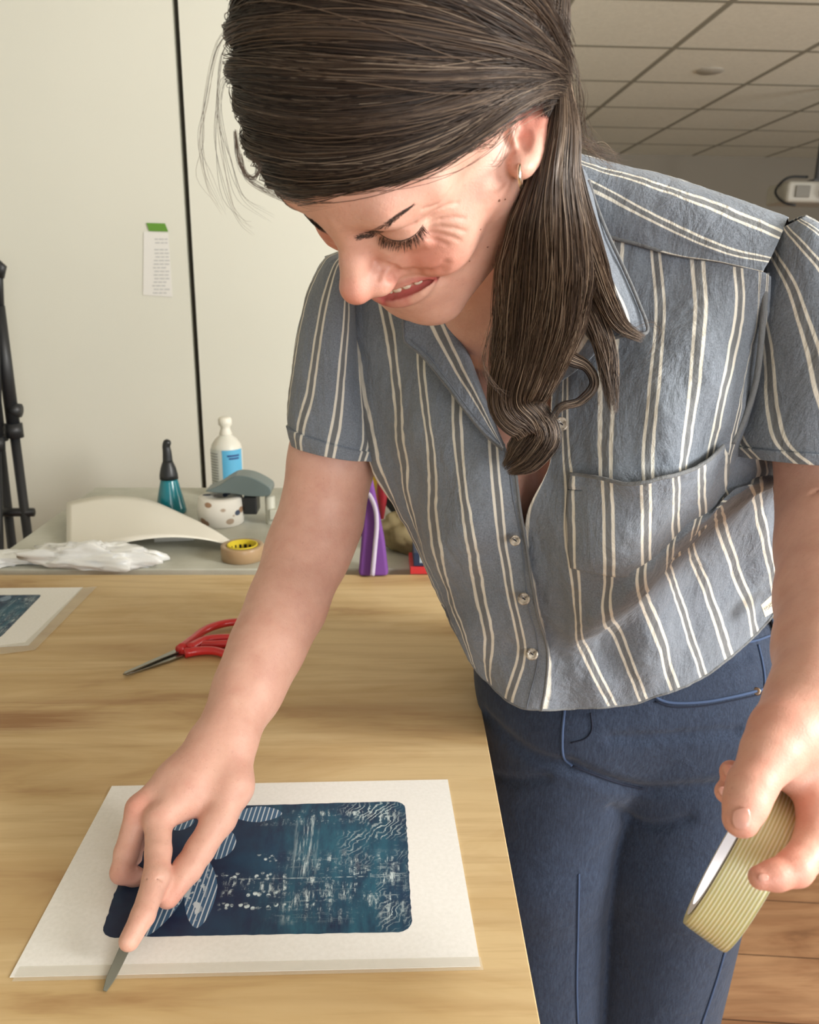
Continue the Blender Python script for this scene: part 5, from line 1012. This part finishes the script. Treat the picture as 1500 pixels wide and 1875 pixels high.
# inner lapel on her left
sheet('lapel', [[(1110, 600, .622), (1104, 625, .622), (1090, 648, .624), (1060, 676, .634), (1030, 698, .642), (1010, 712, .648)], [(1080, 560, .628), (1070, 600, .630), (1055, 630, .634), (1035, 660, .640), (1015, 690, .648), (1004, 710, .652)], [(1040, 560, .640), (1032, 600, .640), (1024, 630, .642), (1016, 660, .646), (1008, 690, .650), (1000, 708, .654)]], [.1, .5, 1.1], 20, 40, .0006)
sheet('collar_stand', [[(1092, 430, .606), (1070, 360, .604), (1046, 282, .604), (1036, 274, .640), (1005, 292, .700), (950, 335, .765)], [(1062, 425, .645), (1050, 350, .640), (1042, 292, .640), (1036, 282, .668), (1010, 306, .725), (945, 360, .790)]], [.2, 1.2], 16, 50, .0004)
def edge(pts, r=.0012):
    mb = MB(); q = resamp(np.array(pts, float), 80); mb.tube(c2w(V(q[:, 0], q[:, 1], q[:, 2])), r, 8); return mb.build('collar_edge', MAT_SHIRT, shirt)
edge([(738, 585, .686), (739, 605, .686), (743, 627, .686), (772, 651, .680), (814, 701, .668), (856, 757, .658), (890, 797, .654), (921, 824, .652)]); edge([(1078, 330, .598), (1094, 380, .600), (1114, 430, .602), (1142, 490, .602), (1168, 550, .599), (1186, 606, .598), (1150, 613, .596), (1109, 623, .603)], .0014)
mb = MB(); q = resamp(np.array([(752, 622, .6835), (782, 650, .677), (822, 700, .665), (864, 757, .655), (896, 792, .652), (916, 812, .651)]), 60); mb.tube(c2w(V(q[:, 0], q[:, 1], q[:, 2] - .001)), .0006, 6); mb.build('collar_stitch', m_th, shirt)
# placket edge, buttons, hem
mb = MB(); e = LV[:, -1]; mb.tube(c2w(e + np.array([0, 0, -.0008])), .0013, 8); mb.build('placket_edge', MAT_SHIRT, shirt)
mb = MB(); e = LV[:, -22] + np.array([0, 0, -.0008]); mb.tube(c2w(e), .0006, 6); mb.build('placket_stitch', m_th, shirt)
m_btn = NT('shell button', rough=.22, coat=.4); nn = m_btn.noise(m_btn.coord(), 160, 3); m_btn.out(m_btn.ramp(nn, [(.38, hexc(96, 84, 70)), (.52, hexc(190, 178, 160)), (.7, hexc(216, 208, 194))])); m_btn = m_btn.m
for bx, by, zo, r in ((1028, 777, -.006, .0056), (943, 990, -.006, .0046), (959, 1097, -.006, .0054), (974, 1198, -.006, .0058)):
    c = c2w(V(bx, by, float(ZF(np.array(bx, float), np.array(by, float))) + zo)); ax = (CO - c); ax /= np.linalg.norm(ax); ax = ax + np.array([.1, 0, .15]); mb = MB(); mb.lathe(c, [(r, 0), (r * 1.05, .0010), (r * .98, .0022), (r * .72, .0024), (r * .62, .0016), (0.0006, .0015)], 28, axis=tuple(ax)); bo = mb.build('button', m_btn, shirt)
    ax /= np.linalg.norm(ax); s1 = np.cross(ax, (0, 0, 1)); s1 /= np.linalg.norm(s1); s2 = np.cross(ax, s1); mb = MB(); mb.tube([c + ax * .0018 + s1 * .0012 - s2 * .0008, c + ax * .0025, c + ax * .0018 - s1 * .0012 + s2 * .0008], .0005, 6); mb.build('thread', m_dark, bo)
hm = np.concatenate([LV[-1, 40:], RV[-1]]); mb = MB(); mb.tube(c2w(resamp(RV[-1] + np.array([0, -.0012, -.0005]), 120)), .0016, 8); mb.build('hem_roll', MAT_SHIRT, shirt)
mb = MB(); mb.tube(c2w(resamp(LV[-1] + np.array([0, -.0012, -.0003]), 100)), .0016, 8); mb.build('hem_roll', MAT_SHIRT, shirt)
mb = MB(); a = c2w(resamp(V(*np.array([(1403, 500, .602), (1398, 580, .610), (1386, 690, .622), (1366, 760, .632), (1342, 812, .640)]).T), 50)); mb.tube(a, .0024, 8); mb.build('armhole_seam', MAT_SHIRT, shirt)
mb = MB(); a = c2w(resamp(V(*np.array([(604, 492, .765), (622, 560, .772), (640, 650, .785), (662, 740, .795), (684, 820, .80)]).T), 50)); mb.tube(a, .0014, 8); mb.build('armhole_seam', MAT_SHIRT, shirt)
# woven label at the side hem
lq = [(1394, 1108), (1418, 1086), (1426, 1102), (1424, 1116), (1402, 1130)]
lz = [.786, .790, .792, .794, .790]; lbv = c2w(V([a for a, b in lq], [b for a, b in lq], lz)); tg = MB().slab(lbv, M[2] * .0008).build('hem_label', simple('cream label', (226, 220, 200), .8), shirt, smooth=False)
def text(name, s, loc, xdir, ndir, size, mat, parent):
    cu = bpy.data.curves.new(name, 'FONT'); cu.body = s; cu.size = size; cu.extrude = .0001; cu.align_x = 'CENTER'; cu.align_y = 'CENTER'; o = bpy.data.objects.new(name, cu); COL.objects.link(o)
    x = Vector(xdir).normalized(); n = Vector(ndir).normalized(); y = n.cross(x).normalized(); n = x.cross(y); mx = Matrix((x, y, n)).transposed().to_4x4(); mx.translation = Vector(loc); bpy.context.view_layer.update()
    dg = bpy.context.evaluated_depsgraph_get(); me = bpy.data.meshes.new_from_object(o.evaluated_get(dg)); bpy.data.objects.remove(o); me.transform(mx); me.materials.clear(); me.materials.append(mat)
    o = bpy.data.objects.new(name, me); COL.objects.link(o); o.parent = parent; o.matrix_parent_inverse = parent.matrix_world.inverted(); return o
pl0 = c2w(V(1402, 1116, .7865)); pl1 = c2w(V(1424, 1098, .7905)); text('label_print', 'TOAD&CO', (pl0 + pl1) / 2 - M[2] * .001, pl1 - pl0, -M[2], .0042, simple('brown ink', (96, 82, 70), .8), tg)
# ---------------------------------------------------------------- things in her hands
ax = np.array([.80, .46, -.435]); ax /= np.linalg.norm(ax); ct = V(1364, 1577, .478); wd = .0254; Rr = .0515
m_ft = NT('filament tape', rough=.28, coat=.4, sss=.2); ta = m_ft.n('ShaderNodeUVMap', uv_map='UVMap'); se = m_ft.n('ShaderNodeSeparateXYZ', {0: ta.outputs[0]}); wv = m_ft.math('ABSOLUTE', m_ft.math('SUBTRACT', m_ft.math('FRACT', m_ft.math('MULTIPLY', se.outputs[0], 13)), .5))
m_ft.out(m_ft.mix(m_ft.ramp(wv, [(.18, (0, 0, 0)), (.38, (1, 1, 1))]), hexc(208, 197, 134), hexc(240, 235, 204))); m_ft.bump(wv, .5, .0012)
e1_ = np.cross(ax, (0, 0, 1.0)); e1_ /= np.linalg.norm(e1_); e2_ = np.cross(ax, e1_); n = 120; th = np.linspace(0, 2 * np.pi, n, endpoint=False); circ = np.cos(th)[:, None] * e1_ + np.sin(th)[:, None] * e2_
rollo = empty('filament_tape_roll', c2w(ct), 'roll of pale yellow ribbed strapping tape held in her left hand', 'tape roll')
xs = np.linspace(-1, 1, 40); vv_ = np.array([ct + circ * (Rr - .0006 * abs(x_) ** 8) + ax * x_ * wd / 2 for x_ in xs]); mesh('tape_winding', c2w(vv_).reshape(-1, 3), gridfaces(40, n, True), m_ft.m, rollo, uv=np.stack([np.repeat((xs + 1) / 2, n), np.tile(th, 40)], 1))
for sg in (-1, 1):
    a = [ct + circ * r_ + ax * sg * (wd / 2 - .0003) for r_ in (Rr - .0004, .0425)]; mesh('tape_side', c2w(np.array(a)).reshape(-1, 3), gridfaces(2, n, True), NT('tape side', col=hexc(206, 198, 150), rough=.5).m, rollo, smooth=False)
a = [ct + circ * r_ + ax * sg * (wd / 2 + .0002) for r_, sg in ((.0455, -1), (.0385, -1), (.0385, 1), (.0455, 1))]; mesh('core', c2w(np.array(a)).reshape(-1, 3), gridfaces(4, n, True), simple('core white', (226, 226, 232), .7), rollo, smooth=False)
a = [ct + circ[:40] * 0 + circ[int(n * .0):int(n * .0) + 40] * r_ - ax * (wd / 2 + .0006) for r_ in (.0512, .041)]
# knife blade tool in the right hand
tip = onz(191, 1815, TT + .0012); back = c2w(V(300, 1585, .668)); mid = tip + (back - tip) * .45; kn = empty('craft_knife', tip, 'slim grey bladed tool held against the white sheet in her right hand', 'knife')
ku_ = (back - tip) / np.linalg.norm(back - tip); mb = MB(); mb.tube([tip + ku_ * .040, tip + ku_ * .05, back], [.0036, .0042, .0042], 14); mb.build('handle', simple('grey handle', (96, 98, 92), .4), kn)
sd = np.cross(ku_, CO - tip); sd /= np.linalg.norm(sd); up = np.cross(sd, ku_); bl = [tip - sd * .0012, tip + sd * .0016, tip + ku_ * .012 + sd * .0036, tip + ku_ * .046 + sd * .0042, tip + ku_ * .046 - sd * .0042, tip + ku_ * .010 - sd * .0030]; MB().slab(bl, up * .0012).build('blade', NT('dull blade', col=hexc(116, 118, 106), rough=.45, metal=.3).m, kn, smooth=False, bevel=.0003)
